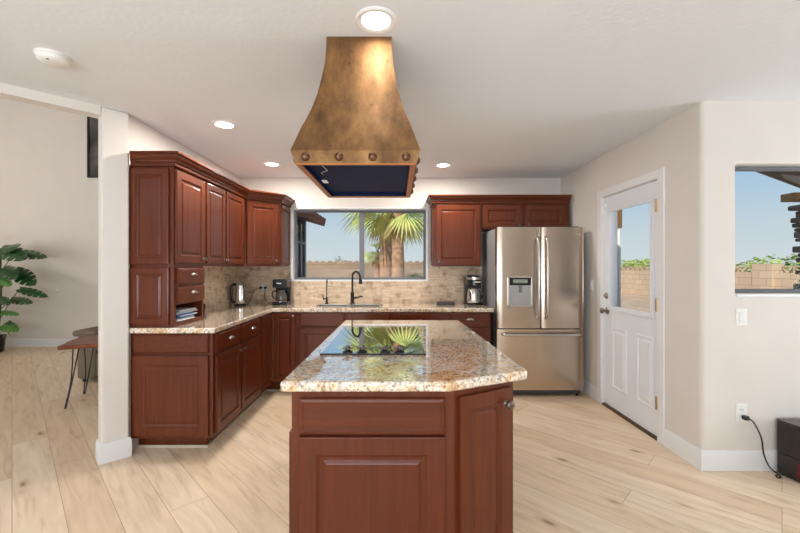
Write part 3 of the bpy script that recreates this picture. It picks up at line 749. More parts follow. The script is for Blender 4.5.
# cooktop
ck = empty('cooktop', (-.12, 2.35, .9155), 0, 'black glass electric cooktop set in the island top', 'cooktop')
bm = BM(); box(bm, -.262, .262, -.425, .425, 0, .006); obj('glass_top', bm, CERAMIC, ck, bevel=.002)
bm = BM(); box(bm, -.265, .265, -.431, -.4255, 0, .008); obj('front_edge', bm, BLACKM, ck)
for px in (347, 361.5, 384.8, 399.5):
    X = (px-397)/199*1.0+.12
    bm = BM(); lathe(bm, [(.026, 0), (.026, .004), (.014, .009), (.010, .013)], T(X, -.385, .006), 20)
    k = obj('knob', bm, BLACKM, ck, True)
    bm = BM(); M = T(X, -.385, .006)
    lathe(bm, [(.010, .012), (.012, .016), (.012, .030), (.006, .034)], M, 14)
    for a in range(4): box(bm, .008, .026, -.0045, .0045, .015, .024, M @ RZ(a*PI/2+.2))
    obj('grip', bm, KNOBM, k, bevel=.001)

# ------------------------------------------------------------------ hood
hd = empty('range_hood', (-.182, 2.11, 1.81), 0, 'flared aged copper range hood hanging from the ceiling over the island', 'range hood')
HB = 1.81
fl = [(2.459, 0), (2.40, .01), (2.33, .05), (2.249, .15), (2.165, .27), (2.076, .46), (2.02, .61), (1.986, .71), (1.92, .87), (1.866, 1.0)]
def hood_ring(bm, hx, hy, z): return vs(bm, [(-hx, -hy, z-HB), (hx, -hy, z-HB), (hx, hy, z-HB), (-hx, hy, z-HB)])
bm = BM(); R = [hood_ring(bm, .156+.129*f, .265+.16*f, z) for z, f in fl]
R += [hood_ring(bm, .276, .415, 1.84), hood_ring(bm, .269, .41, 1.812)]
for a, b in zip(R, R[1:]):
    for i in range(4): bm.faces.new([a[i], a[(i+1) % 4], b[(i+1) % 4], b[i]])
bm.faces.new(R[0])
o = obj('hood_shell', bm, COPPER, hd, True, angle=35)
bm = BM()
for q in ((-.266, .266, -.41, -.392), (-.266, .266, .392, .41), (-.266, -.240, -.392, .392), (.240, .266, -.392, .392)): box(bm, *q, 1.808-HB, 1.814-HB)
obj('bottom_lip', bm, COPPERL, hd)
bm = BM()
for q in ((-.241, .241, -.393, -.389), (-.241, .241, .389, .393), (-.241, -.237, -.389, .389), (.237, .241, -.389, .389)): box(bm, *q, 1.814-HB, 1.832-HB)
box(bm, -.241, .241, -.393, .393, 1.832-HB, 1.838-HB)
obj('filter_panel', bm, NAVY, hd)
bm = BM(); tube(bm, [(-.17, -.30, 1.832-HB), (-.15, -.27, 1.815-HB)], .0018, 6); tube(bm, [(-.15, -.27, 1.816-HB), (-.19, -.22, 1.818-HB), (-.20, -.12, 1.832-HB)], .0018, 6); obj('pull_chain', bm, STEEL, hd)
bm = BM(); box(bm, -.232, -.205, -.0, .07, 1.829-HB, 1.832-HB); obj('sticker', bm, PAPER, hd)
def rivet(x, y, rot):
    bm = BM(); lathe(bm, [(.019, 0), (.0185, .006), (.014, .013), (.007, .017), (.001, .018)], T(x, y, 1.84-HB) @ rot, 16)
    return obj('rivet', bm, COPPERD, hd, True)
for i in range(4):
    x = -.222+.148*i
    rivet(x, -.414, RX(PI/2)); rivet(x, .414, RX(-PI/2))
for i in range(5):
    y = -.36+.18*i
    rivet(.271, y, RY(PI/2)); rivet(-.271, y, RY(-PI/2))

# ------------------------------------------------------------------ refrigerator
FRY, FR0, FR1 = 4.02, 1.043, 1.948
fr = empty('refrigerator', (FR0, FRY, 0), 0, 'stainless french door refrigerator with dispenser in the right corner', 'refrigerator')
fw = FR1-FR0; mid = .462
bm = BM(); box(bm, .006, fw-.006, .082, .725, .03, 1.765); box(bm, .03, fw-.03, .06, .7, .012, .08)
obj('case', bm, FRSIDE, fr, bevel=.004)
def curved(x0, x1, z0, z1, bulge=.007, t=.07, n=14):
    bm = BM(); f, k = [], []
    def yy(x):
        u = (x-x0)/(x1-x0)*2-1
        return -bulge*(1-u**2) + (.012*max(0, abs(u)-.93)/.07)**1.0 * (1 if abs(u) > .93 else 0)
    xs = [x0+(x1-x0)*i/n for i in range(n+1)]
    xs = [x0, x0+.004]+xs[1:-1]+[x1-.004, x1]
    for x in xs:
        y = yy(x) if 0 < xs.index(x) < len(xs)-1 else .006
        f.append((x, y))
    pts = f+[(x1, t), (x0, t)]
    return prism(bm, pts, z0, z1)
dl_ = obj('left_door', curved(.0, mid-.003, .715, 1.772), FRIDGE, fr, True, angle=30)
dr_ = obj('right_door', curved(mid+.003, fw, .715, 1.772), FRIDGE, fr, True, angle=30)
df = obj('freezer_drawer', curved(0, fw, .072, .705, .012), FRIDGE, fr, True, angle=30)
bm = BM(); box(bm, 0.02, fw-.02, .03, .07, .02, .068)
obj('toe_grille', bm, DGREY, fr)
for x in (.05, fw-.05):
    bm = BM(); lathe(bm, [(.014, 0), (.014, .02)], T(x, .04, 0.001), 12); obj('foot', bm, BLACK, fr)
for x, p in ((mid-.045, dl_), (mid+.045, dr_)):
    bm = BM(); tube(bm, smooth_path([(x, -.005, 1.665), (x, -.05, 1.63), (x, -.062, 1.50), (x, -.066, 1.28), (x, -.062, .99), (x, -.05, .86), (x, -.005, .825)], 5), .0135, 10); obj('handle', bm, STEEL, p, True)
bm = BM(); tube(bm, smooth_path([(.055, -.005, .655), (.062, -.052, .655), (.12, -.058, .655), (fw/2, -.062, .655), (fw-.12, -.058, .655), (fw-.062, -.052, .655), (fw-.055, -.005, .655)], 5), .0135, 10); obj('handle', bm, STEEL, df, True)
for x in (.04, fw-.1):
    bm = BM(); box(bm, x, x+.06, .03, .12, 1.765, 1.782); obj('hinge_cover', bm, DGREY, fr)
# dispenser
ds0, ds1, dz0, dz1 = .108, .368, .935, 1.262
bm = BM()
for q in ((ds0, ds0+.018, dz0, dz1), (ds1-.018, ds1, dz0, dz1), (ds0, ds1, dz1-.02, dz1), (ds0, ds1, dz0, dz0+.022)): box(bm, q[0], q[1], -.022, .0, q[2], q[3])
dp = obj('dispenser_frame', bm, STEEL, dl_, bevel=.003)
bm = BM(); box(bm, ds0+.018, ds1-.018, -.02, -.004, 1.165, dz1-.02); obj('control_panel', bm, BLACK, dl_)
bm = BM(); box(bm, ds0+.055, ds1-.055, -.0215, -.019, 1.188, 1.226); obj('display', bm, SCREENL, dl_)
bm = BM(); box(bm, ds0+.018, ds1-.018, -.016, -.012, dz0+.022, 1.165); box(bm, ds0+.05, ds1-.05, -.018, -.015, dz0+.05, 1.10)
obj('alcove', bm, plain('dispenser_grey', lin(176, 176, 176), .35, .3), dl_)
bm = BM(); box(bm, .222, .254, -.034, -.016, 1.09, 1.163); obj('dispenser_lever', bm, plain('mid_grey_plastic', lin(120, 120, 122), .4), dl_, bevel=.003)
bm = BM(); box(bm, .82-.0, .872, -.0105, -.004, 1.690, 1.698); obj('badge', bm, CHROME, dr_)

# ------------------------------------------------------------------ counter items
kt = empty('electric_kettle', (-1.80, 4.42, .9155), 0, 'steel electric kettle with black handle in the counter corner', 'kettle')
bm = BM(); lathe(bm, [(.062, 0), (.064, .006), (.062, .018), (.05, .022)], None, 28); obj('power_base', bm, BLACK, kt, True)
bm = BM(); lathe(bm, [(.055, .022), (.058, .03), (.056, .07), (.056, .12), (.051, .205), (.050, .225)], None, 28); obj('jug', bm, CHROME, kt, True)
bm = BM(); lathe(bm, [(.051, .225), (.050, .237), (.038, .247), (.010, .25), (.009, .258), (.003, .26)], None, 28); obj('lid', bm, STEEL, kt, True)
bm = BM(); tube(bm, smooth_path([(-.040, -.028, .236), (-.066, -.044, .238), (-.080, -.05, .20), (-.078, -.05, .12), (-.066, -.044, .05), (-.050, -.034, .032)], 5), .016, 10, None); obj('handle', bm, BLACK, kt, True)
bm = BM(); prism(bm, [(.03, -.01), (.052, .030), (.04, .045), (.0, .04)], .200, .230); obj('spout', bm, CHROME, kt)
bm = BM(); tube(bm, smooth_path([(.07, .01, .012), (.05, .12, .008), (.03, .26, .07), (.05, .305, .155), (.125, .308, .185)], 6), .004, 6); box(bm, .115, .14, .293, .325, .172, .198); obj('power_cord', bm, BLACK, kt)

cm = empty('drip_coffee_maker', (-1.36, 4.56, .9155), 0, 'black drip coffee maker with glass carafe left of the window', 'coffee maker')
bm = BM(); box(bm, -.085, .085, -.11, .10, 0, .035); box(bm, -.085, .085, .03, .10, .035, .20); box(bm, -.085, .085, -.10, .10, .20, .295)
obj('body', bm, BLACK, cm, bevel=.008)
bm = BM(); lathe(bm, [(.05, 0), (.062, .01), (.066, .05), (.058, .09), (.042, .12), (.044, .135)], T(0, -.04, .036), 24); obj('carafe', bm, plain('carafe_glass', (.10, .09, .08, 1), .06, .3), cm, True)
bm = BM(); tube(bm, smooth_path([(-.045, -.06, .16), (-.08, -.085, .155), (-.088, -.09, .11), (-.066, -.07, .065)], 4), .008, 8); obj('carafe_handle', bm, BLACK, cm, True)
bm = BM(); lathe(bm, [(.065, 0), (.065, .004)], T(0, -.04, .034), 24); obj('hot_plate', bm, STEEL, cm)
bm = BM(); box(bm, -.035, .02, -.102, -.1, .245, .256); obj('nameplate', bm, PLATE, cm)
bm = BM(); tube(bm, smooth_path([(-.08, .09, .02), (-.16, .12, .01), (-.22, .14, .012), (-.26, .155, .06), (-.257, .165, .185)], 6), .004, 6); box(bm, -.270, -.244, .153, .185, .172, .198); obj('power_cord', bm, BLACK, cm)

cv = empty('thermal_coffee_maker', (.90, 4.52, .9155), 0, 'black coffee maker with steel thermal carafe beside the refrigerator', 'coffee maker')
bm = BM(); prism(bm, [(.10*math.cos(t), -.02+.115*math.sin(t)) for t in [PI+PI*k/12 for k in range(13)]]+[(.10, .12), (-.10, .12)], 0, .022)
box(bm, -.098, .098, .04, .12, .022, .23)
prism(bm, [(.085*math.cos(t), -.015+.10*math.sin(t)) for t in [PI+PI*k/12 for k in range(13)]]+[(.10, .12), (-.10, .12)], .225, .325)
obj('body', bm, BLACK, cv, True, .006)
bm = BM(); lathe(bm, [(.076, .0), (.079, .008), (.079, .05), (.070, .12), (.058, .165), (.052, .17)], T(-.008, -.035, .023), 28); obj('thermal_carafe', bm, CHROME, cv, True)
bm = BM(); lathe(bm, [(.054, 0), (.05, .018), (.02, .026)], T(-.008, -.035, .193), 24); obj('carafe_lid', bm, BLACK, cv, True)
bm = BM(); tube(bm, smooth_path([(.03, -.085, .19), (.06, -.12, .18), (.07, -.13, .12), (.052, -.11, .06)], 5), .012, 8); obj('carafe_handle', bm, BLACK, cv, True)
bm = BM(); prism(bm, [(.086*math.cos(t), -.015+.101*math.sin(t)) for t in [PI+PI*k/12 for k in range(13)]]+[(.086, .02), (-.086, .02)], .295, .322); obj('top_band', bm, STEEL, cv, True)
bm = BM(); lathe(bm, [(.075, 0), (.075, .010), (.06, .016), (.01, .018)], T(0, .02, .325), 24); obj('lid', bm, BLACK, cv, True)
bm = BM(); box(bm, -.012, .055, -.120, -.112, .262, .272); obj('nameplate', bm, PLATE, cv)

ty = empty('trivet', (.575, 4.56, .9155), 0, 'flat dark tray lying on the counter right of the window', 'tray')
bm = BM(); box(bm, -.105, .105, -.07, .07, .006, .028); obj('plate', bm, DGREY, ty, bevel=.006)
for x in (-.09, .09):
    for y in (-.055, .055):
        bm = BM(); lathe(bm, [(.008, 0), (.008, .006)], T(x, y, 0), 10); obj('foot', bm, BLACK, ty)

ph = empty('phone_charger', (-1.685, 3.30, .9155), .2, 'small black device leaning beside the tall counter cabinet', 'device')
bm = BM(); box(bm, -.04, .04, -.03, .04, 0, .018); obj('cradle', bm, DGREY, ph, bevel=.004)
bm = BM(); box(bm, -.028, .028, -.008, .010, .018, .125, T(0, .01, 0) @ RX(-.25)); obj('handset', bm, BLACK, ph, bevel=.006)

# letters in the cubby
mats = [PAPER, PAPERG, PAPERB, PAPER, PAPERB, PAPER, PAPERG, PAPER]
names = ['white envelope at the bottom of the letter cubby pile', 'grey envelope second from the bottom of the cubby pile', 'blue mailer low in the cubby pile', 'white letter in the middle of the cubby pile',
         'blue folder in the upper half of the cubby pile', 'white letter just above the blue folder in the cubby', 'grey leaflet second from the top of the cubby pile', 'white envelope tilted on top of the cubby pile']
for i in range(8):
    z = .9507+.0092*i
    bm = BM(); box(bm, -.115, .115, -.05+.006*(i % 3), .12, 0, .008)
    M = T(UX-.048-.012*(i % 2), UY0+.17+.02*((i*5) % 4), z) @ RZ(PI/2+random.uniform(-.05, .05))
    o = obj('letter', bm, mats[i], None); o.matrix_world = M
    tag(o, names[i], 'mail', 'mail in the letter cubby')

# ------------------------------------------------------------------ wall plates
def plate(name, loc, rz, label, cat, kind, grp=None, pm=None):
    r = empty(name, loc, rz, label, cat, grp)
    bm = BM(); loops(bm, [(0, 0), (0, -.003), (.004, -.006)], -.0375, .0375, -.0575, .0575); obj('cover_plate', bm, pm or PLATE, r)
    if kind == 'switch':
        bm = BM(); loops(bm, [(0, -.005), (0, -.008), (.003, -.010)], -.017, .017, -.033, .033); obj('rocker', bm, WHITE, r)
    else:
        for z in (.02, -.02):
            bm = BM(); loops(bm, [(0, -.005), (0, -.0075), (.002, -.008)], -.016, .016, z-.014, z+.014); s = obj('socket', bm, WHITE, r)
            bm = BM(); box(bm, -.008, -.006, -.0084, -.0078, z-.004, z+.006); box(bm, .006, .008, -.0084, -.0078, z-.004, z+.006); obj('slot', bm, BLACK, s)
    return r
plate('light_switch', (2.292, YW, 1.02), 0, 'white light switch on the wall below the right window', 'switch', 'switch')
plate('wall_outlet', (2.292, YW, .386), 0, 'white wall outlet above the baseboard with a black plug in it', 'outlet', 'outlet')
plate('light_switch', (XR, 4.02, 1.167), -PI/2, 'white light switch between refrigerator and back door', 'switch', 'switch')
plate('wall_outlet', (-1.650, YB-.018, 1.105), 0, 'beige outlet in the stone backsplash between kettle and coffee maker', 'outlet', 'outlet', None, plain('beige_plastic', lin(206, 188, 164), .4))
pc = empty('power_cord', (2.30, YW-.01, .36), 0, 'black power cord hanging from the wall outlet to the floor', 'cord')
bm = BM(); box(bm, -.014, .014, -.03, 0.0, -.014, .014); obj('plug', bm, BLACK, pc, bevel=.003)
bm = BM(); tube(bm, smooth_path([(0.004, -.028, 0), (.03, -.04, -.02), (.075, -.045, -.12), (.09, -.045, -.22), (.12, -.05, -.30), (.165, -.06, -.345), (.155, -.09, -.353), (.135, -.09, -.352), (.145, -.075, -.346), (.183, -.075, -.342)], 6), .0045, 6); obj('cable', bm, BLACK, pc, True)
bm = BM(); tube(bm, smooth_path([(.13, -.08, -.345), (.165, -.085, -.335), (.16, -.08, -.30), (.15, -.075, -.28)], 4), .003, 6); obj('cable_tie', bm, BLACK, pc)

# black cabinet at the right edge
bx = empty('speaker_cabinet', (2.497, 2.50, 0), 0, 'dark espresso cabinet with a curved side at the right edge', 'cabinet')
pts = [(0, .03), (.004, -.03), (.014, -.08), (.032, -.13), (.065, -.175), (.12, -.205), (.20, -.22), (.46, -.225), (.46, .03)]
bm = BM(); prism(bm, pts, .15, .348); obj('body', bm, DARKIN, bx, True, .002)
bm = BM(); prism(bm, [(x*.995+.002, y) for x, y in pts], .006, .146); obj('drawer', bm, DARKIN, bx, True, .002)
bm = BM(); prism(bm, [(x-.003 if x < .3 else x, y-.003 if y < 0 else y) for x, y in pts], .3485, .360); obj('top', bm, plain('glossy_brown_top', lin(70, 58, 50), .12), bx, True, .002)
bm = BM(); prism(bm, [(.0125, -.085), (.0285, -.131), (.033, -.131), (.0170, -.085)], .035, .12); obj('red_panel', bm, RED, bx, label='dark red panel')
for x, y in ((.03, 0), (.43, 0), (.43, -.19), (.15, -.18)):
    bm = BM(); box(bm, x-.012, x+.012, y-.012, y+.012, 0, .006); obj('foot', bm, BLACK, bx)

# ------------------------------------------------------------------ ceiling things
def can(x, y, label, watt):
    r = empty('recessed_light', (x, y, CZ), 0, label, 'ceiling light')
    bm = BM(); lathe(bm, [(.092, 0), (.092, -.004), (.085, -.009), (.066, -.006), (.064, -.002)], None, 32, False); obj('trim_ring', bm, WHITE, r, True)
    bm = BM(); lathe(bm, [(.066, -.004), (.03, -.006), (.001, -.0065)], None, 32); obj('lens', bm, LED, r, True)
    light('lamp', 'AREA', (0, 0, -.012), (0, 0, 0), watt, (1, .95, .88), .12, parent=r)
    return r
can(-.094, 1.722, 'large recessed ceiling light in front of the copper hood', .9)
can(-1.34, 2.985, 'recessed ceiling light above the left cabinets, nearer one', 11)
can(-1.34, 4.13, 'recessed ceiling light above the corner left of the hood', 11)
can(.50, 4.17, 'recessed ceiling light right of the hood, near the refrigerator', 11)
sd = empty('smoke_detector', (-1.80, 2.016, CZ), 0, 'round white smoke detector on the ceiling at left', 'smoke detector')
bm = BM(); lathe(bm, [(.075, 0), (.075, -.008), (.070, -.012)], None, 32); obj('mount', bm, PLATE, sd, True)
bm = BM(); lathe(bm, [(.068, -.012), (.066, -.03), (.055, -.038), (.02, -.040), (.001, -.040)], None, 32); obj('cover', bm, PLATE, sd, True)
bm = BM(); lathe(bm, [(.006, 0), (.006, -.002)], T(.01, -.045, -.038), 10); obj('test_button', bm, DGREY, sd)

# ------------------------------------------------------------------ left room
# live edge table
tb = empty('side_table', (-3.195, 3.62, 0), math.radians(21), 'live edge wooden table on black hairpin legs beyond the white wall end', 'table')
bm = BM(); LT = .80; n = 14
edge = [(-.0+.012*math.sin(i*1.7), .58*i/6) for i in range(7)]
pts = [(.0+.012*math.sin(i*2.1), .0+.012*math.sin(i)) if False else (LT*i/n, .010*math.sin(i*1.9)) for i in range(n+1)] + [(LT, .58)] + [(LT-LT*i/n, .58+.012*math.sin(i*2.3)) for i in range(1, n+1)] + [(.012*math.sin(i*1.5+1), .58-.58*i/5) for i in range(1, 5)]
prism(bm, pts, .572, .612); obj('tabletop', bm, WALNUT, tb, bevel=.008)
def hair(x, y, sx_, sy_):
    bm = BM(); f = (x-.03*sx_, y-.03*sy_, .006)
    tube(bm, smooth_path([(x+.07*sx_, y, .572), (x+.02*sx_, y-.015*sy_, .25), (f[0]+.01*sx_, f[1], .02), f, (f[0], f[1]+.01*sy_, .02), (x, y+.02*sy_, .25), (x, y+.07*sy_, .572)], 4), .006, 8)
    box(bm, x-.02, x+.09 if sx_ > 0 else x+.02, y-.02, y+.09 if sy_ > 0 else y+.02, .566, .572)
    return obj('leg', bm, BLACKM, tb, True)
hair(.07, .08, 1, 1); hair(.07, .48, 1, -1); hair(.73, .08, -1, 1); hair(.73, .48, -1, -1)
# armchair
ac = empty('armchair', (-3.76, 4.50, 0), 0, 'taupe upholstered armchair behind the live edge table', 'armchair')
bm = BM(); box(bm, 0, .22, 0, .85, .03, .555); obj('armrest', bm, FABRIC, ac, True, .05, 4)
bm = BM(); box(bm, 0.84, 1.06, 0, .85, .03, .555); obj('armrest', bm, FABRIC, ac, True, .05, 4)
bm = BM(); box(bm, .2, .86, .03, .80, .06, .34); obj('seat_base', bm, FABRIC, ac, True, .03, 3)
bm = BM(); box(bm, .225, .835, .0, .66, .345, .47); obj('seat_cushion', bm, FABRIC, ac, True, .05, 4)
bm = BM(); box(bm, .2, .86, .66, .88, .06, .80); obj('backrest', bm, FABRIC, ac, True, .06, 4)
bm = BM(); box(bm, -.03, .25, -.03, .82, .54, .615); obj('arm_pad', bm, FABRIC, ac, True, .04, 4)
for x in (.06, 1.0):
    for y in (.06, .78):
        bm = BM(); lathe(bm, [(.018, 0), (.025, .065)], T(x, y, 0), 12); obj('leg', bm, BLACKM, ac)
# wall picture high up
pf = empty('framed_picture', (-5.247, LY-.002, 2.87), 0, 'dark framed picture high on the beige far wall', 'picture')
bm = BM()
for q in ((0, .03, 0, 1.06), (.77, .8, 0, 1.06), (.03, .77, 0, .03), (.03, .77, 1.03, 1.06)): box(bm, q[0], q[1], -.035, 0, q[2], q[3])
obj('frame', bm, BLACKM, pf, bevel=.004)
bm = BM(); box(bm, .03, .77, -.018, -.005, .03, 1.03); obj('print', bm, PRINT, pf)
wb = BM(); lathe(wb, [(.03, 0), (.03, .012), (.02, .02), (.002, .022)], T(-5.776, LY, .95) @ RX(PI/2), 20)
tag(obj('wall_button', wb, PLATE, None, True), 'small round white button on the beige far wall', 'wall button')

# monstera
mn = empty('monstera_plant', (-6.42, 6.12, 0), 0, 'tall potted monstera with split leaves at the left edge', 'plant')
bm = BM(); lathe(bm, [(.115, 0), (.125, .01), (.15, .24), (.155, .26), (.14, .26), (.135, .22)], None, 28); obj('pot', bm, BLACK, mn, True)
bm = BM(); lathe(bm, [(.134, .21), (.06, .225), (.002, .228)], None, 24); obj('soil', bm, plain('potting_soil', (.03, .02, .014, 1), .95, noise=.4, nscale=60), mn, True)
bm = BM(); tube(bm, smooth_path([(0, 0, .2), (.02, .0, .7), (-.01, 0, 1.2), (.01, 0, 1.62)], 5), .022, 8); obj('main_stem', bm, STEM, mn, True)
bm = BM(); tube(bm, smooth_path([(.03, -.02, .2), (.12, -.04, .5), (.15, -.03, .9), (.13, -.02, 1.35), (.16, -.04, 1.6)], 5), .018, 8); obj('side_stem', bm, STEM, mn, True)
def leaf(bm, base, tip, wid, nv, droop=.12, k=5, notch=True):
    base, tip = Vector(base), Vector(tip); ax = tip-base; Ln = ax.length; ax.normalize(); nv = Vector(nv); nv = (nv-ax*nv.dot(ax)).normalized(); sd_ = ax.cross(nv)
    ts = []
    for i in range(k):
        a = .06+i*(.90/k); ts += [(a, 1), (a+.90/k*.74, 1)]
        if notch and i < k-1: ts += [(a+.90/k*.78, .42), (a+.90/k*.96, .42)]
    ts = [(0, .8)]+ts+[(1, 1)]
    for s in (1, -1):
        pm = pe = None
        for t, q in ts:
            wv = wid*(math.sin(PI*min(1, t*.86+.14))**.65)*q*(1 if t < 1 else 0)
            M_ = base+ax*(Ln*t)-nv*(droop*Ln*t*t)
            E_ = M_+sd_*(s*wv)-nv*(.18*wv)+ax*(-Ln*.10*(1-t) - (.0 if q == 1 else .02*Ln))
            a, b = bm.verts.new(M_), bm.verts.new(E_)
            if pm: bm.faces.new([pm, a, b, pe])
            pm, pe = a, b
def px3(px, py, Y):                                 # photo pixel at distance Y -> plant-local point
    s = 385/Y
    return Vector(((px-397)/s+6.42, Y-6.12, 1.355-(py-267)/s))
for (bx_, by_, tx_, ty_, Yb, Yt, wd, lt) in (
    (2, 250, 17, 244, 6.12, 5.95, .17, 0), (14, 252, 45, 255, 6.1, 6.0, .13, 0), (1, 248, 22, 256, 6.15, 5.8, .20, 0), (3, 268, 14, 276, 6.1, 5.8, .16, 0), (15, 270, 33, 283, 6.1, 5.9, .17, 0),
    (20, 289, 46, 295, 6.1, 6.0, .10, 0), (11, 299, 30, 301, 6.1, 5.9, .10, 0), (0, 279, 9, 284, 6.0, 5.8, .10, 1), (1, 312, 17, 313, 6.1, 5.9, .07, 1), (3, 325, 16, 329, 6.1, 5.9, .12, 1),
    (0, 298, 8, 303, 6.0, 5.8, .09, 0), (-8, 255, -26, 262, 6.1, 6.0, .16, 0), (-8, 285, -28, 300, 6.1, 6.0, .15, 0), (-6, 240, -14, 236, 6.1, 6.1, .14, 0), (8, 322, 17, 331, 6.1, 6.0, .06, 0)):
    bm = BM(); leaf(bm, px3(bx_, by_, Yb), px3(tx_, ty_, Yt), wd*.74, (.15, -.75, .65), .10)
    lf = obj('leaf', bm, LEAFL if lt else LEAF, mn)
    z0 = max(.25, min(1.6, 1.355-(by_+14-267)/62.7)); p0 = Vector((.12, -.03, z0-.12 if z0 > .45 else .34)); p1 = px3(bx_, by_, Yb)
    bm = BM(); tube(bm, smooth_path([p0, (p0+p1)/2+Vector((0, 0, -.02)), p1], 5), .006, 6); obj('stalk', bm, STEM, lf, True)
bm = BM(); tube(bm, smooth_path([(.06, 0, .24), (.2, -.03, .36), (.27, -.05, .34), (.33, -.05, .27)], 5), .004, 6); obj('aerial_root', bm, plain('brown_root', lin(96, 74, 52), .8), mn)

# ------------------------------------------------------------------ outdoors
b_ = BM(); box(b_, -30, 60, 4.95, 80, -.2, -.12); box(b_, 2.2, 60, 2.75, 4.95, -.2, -.12)
struct('ground', b_, DIRT, 'pale gravel yard outside the windows', 'ground')
def pierced(bm, n, M, wd=.42, hh=.22, dp=.10):
    for i in range(n):
        x = i*wd
        box(bm, x, x+.03, 0, dp, 0, hh, M)
        box(bm, x+.03, x+wd, 0, dp, hh-.035, hh, M)
        for s in (1, -1):
            m = M @ T(x+wd/2+s*.095, 0, .095) @ RY(s*.75); box(bm, -.016, .016, .01, dp-.01, -.115, .115, m)
gb = empty('block_wall', (-9, 24, -.12), 0, 'tan block garden wall across the yard behind the palms', 'garden wall')
bm = BM(); box(bm, 0, 22, 0, .2, 0, 1.78); obj('masonry', bm, BLOCK, gb)
bm = BM()
for k in range(52): box(bm, .42*k+.06, .42*k+.30, .03, .17, 1.78, 1.86)
obj('cap_course', bm, BLOCK, gb)
gr = empty('block_wall', (13, 24, -.12), -PI/2, 'tan block garden wall with pierced top seen through the right window', 'garden wall')
bm = BM(); box(bm, 0, 21, 0, .2, 0, 1.28); obj('masonry', bm, BLOCKSUN, gr)
bm = BM(); pierced(bm, 23, T(0, .05, 1.28)); pierced(bm, 24, T(10.9, .05, 1.28)); obj('pierced_course', bm, BLOCKSUN, gr)
bm = BM(); box(bm, 10.0, 10.75, -.1, .3, 0, 1.58); obj('pilaster', bm, BLOCKSUN, gr)

def fan(bm, base, d, L, nb=16, spread=1.35, droop=.35, rnd=random):
    d = Vector(d).normalized(); side = d.cross(Vector((0, 0, 1)))
    if side.length < .05: side = Vector((1, 0, 0))
    side.normalize(); base = Vector(base)
    side = Matrix.Rotation(rnd.uniform(-.6, .6), 3, d) @ side
    for i in range(nb):
        a = (i/(nb-1)*2-1)*spread; v = (d*math.cos(a)+side*math.sin(a)).normalized(); l = L*(1-.25*abs(a)/spread)*rnd.uniform(.85, 1.1)
        p1 = base+v*l*.55-Vector((0, 0, droop*l*.10)); p2 = base+v*l-Vector((0, 0, droop*l*.55)); q = v.cross(d.cross(side)).normalized()*.028*L
        v0 = bm.verts.new(base); a1, b1, c = bm.verts.new(p1+q), bm.verts.new(p1-q), bm.verts.new(p2)
        bm.faces.new([v0, b1, a1]); bm.faces.new([a1, b1, c])
def palm(x, y, h, r, label, nf, L, seed):
    rd = random.Random(seed)
    p = empty('fan_palm', (x, y, -.12), 0, label, 'palm tree')
    bm = BM(); prof = []; k = 36
    for i in range(k+1):
        t = i/k; prof.append((r*(1.25-.45*t)*(1+.05*(i % 2))*(1+.35*max(0, t-.8)), h*t))
    lathe(bm, prof, None, 18); obj('trunk', bm, TRUNK, p)
    bm = BM(); bd = BM(); st = BM()
    for i in range(nf):
        az = rd.uniform(0, 2*PI); el = math.radians(rd.uniform(-35, 80)); d = Vector((math.cos(az)*math.cos(el), math.sin(az)*math.cos(el), math.sin(el)))
        o0 = Vector((0, 0, h-.1)); pl = L*rd.uniform(.5, .8); b0 = o0+d*pl-Vector((0, 0, .12*pl))
        tube(st, [o0, o0+d*pl*.5, b0], .02, 5)
        fan(bm, b0, d-Vector((0, 0, .25)), L*rd.uniform(.75, 1), 16, 1.3, .5, rd)
    for i in range(nf//3):
        az = rd.uniform(0, 2*PI); d = Vector((math.cos(az)*.45, math.sin(az)*.45, -1)); o0 = Vector((0, 0, h-.15)); b0 = o0+d*.35*L
        tube(st, [o0, b0], .02, 5); fan(bd, b0, d, L*.7, 12, .8, .2, rd)
    obj('fronds', bm, FROND, p); obj('dry_fronds', bd, FRONDD, p); obj('frond_stalks', st, STEM, p)
    return p
palm(-.51, 18.2, 4.5, .27, 'left fan palm with a rough tan trunk outside the sink window', 36, 1.75, 3)
palm(.035, 13.4, 3.75, .20, 'right fan palm with a rough tan trunk outside the sink window', 36, 1.2, 5)
palm(-1.05, 20.5, 2.3, .14, 'short young fan palm left of the two tall palms', 16, .7, 9)

def bush(x, y, rx, ry, rz, label, n, m, seed, z=-.12, trunk=True):
    rd = random.Random(seed); p = empty('garden_bush', (x, y, z), 0, label, 'bush')
    bm = BM()
    for i in range(n):
        while True:
            v = Vector((rd.uniform(-1, 1), rd.uniform(-1, 1), rd.uniform(-1, 1)))
            if .35 < v.length < 1: break
        b = 1+.22*math.sin(5*v.x+seed)*math.cos(4*v.z+3*v.y)
        c = Vector((v.x*rx*b, v.y*ry*b, rz*(1+v.z*b*.95)))
        s = rd.uniform(.05, .11)*max(1, rx*.7); q = Matrix.Rotation(rd.uniform(0, 6), 3, 'Z') @ Matrix.Rotation(rd.uniform(-1.2, 1.2), 3, 'X')
        pts = [c+q @ Vector(t)*s for t in ((-1, 0, 0), (0, -.55, .1), (1.2, 0, 0), (0, .55, .1))]
        bm.faces.new([bm.verts.new(t) for t in pts])
    obj('foliage', bm, m, p)
    bm = BM()
    for i in range(5):
        a = i*1.26; tube(bm, [(0, 0, 0), (.3*rx*math.cos(a), .3*ry*math.sin(a), rz*.8), (.6*rx*math.cos(a), .6*ry*math.sin(a), rz*1.3)], .03, 6)
    obj('branches', bm, TRUNK, p)
    return p
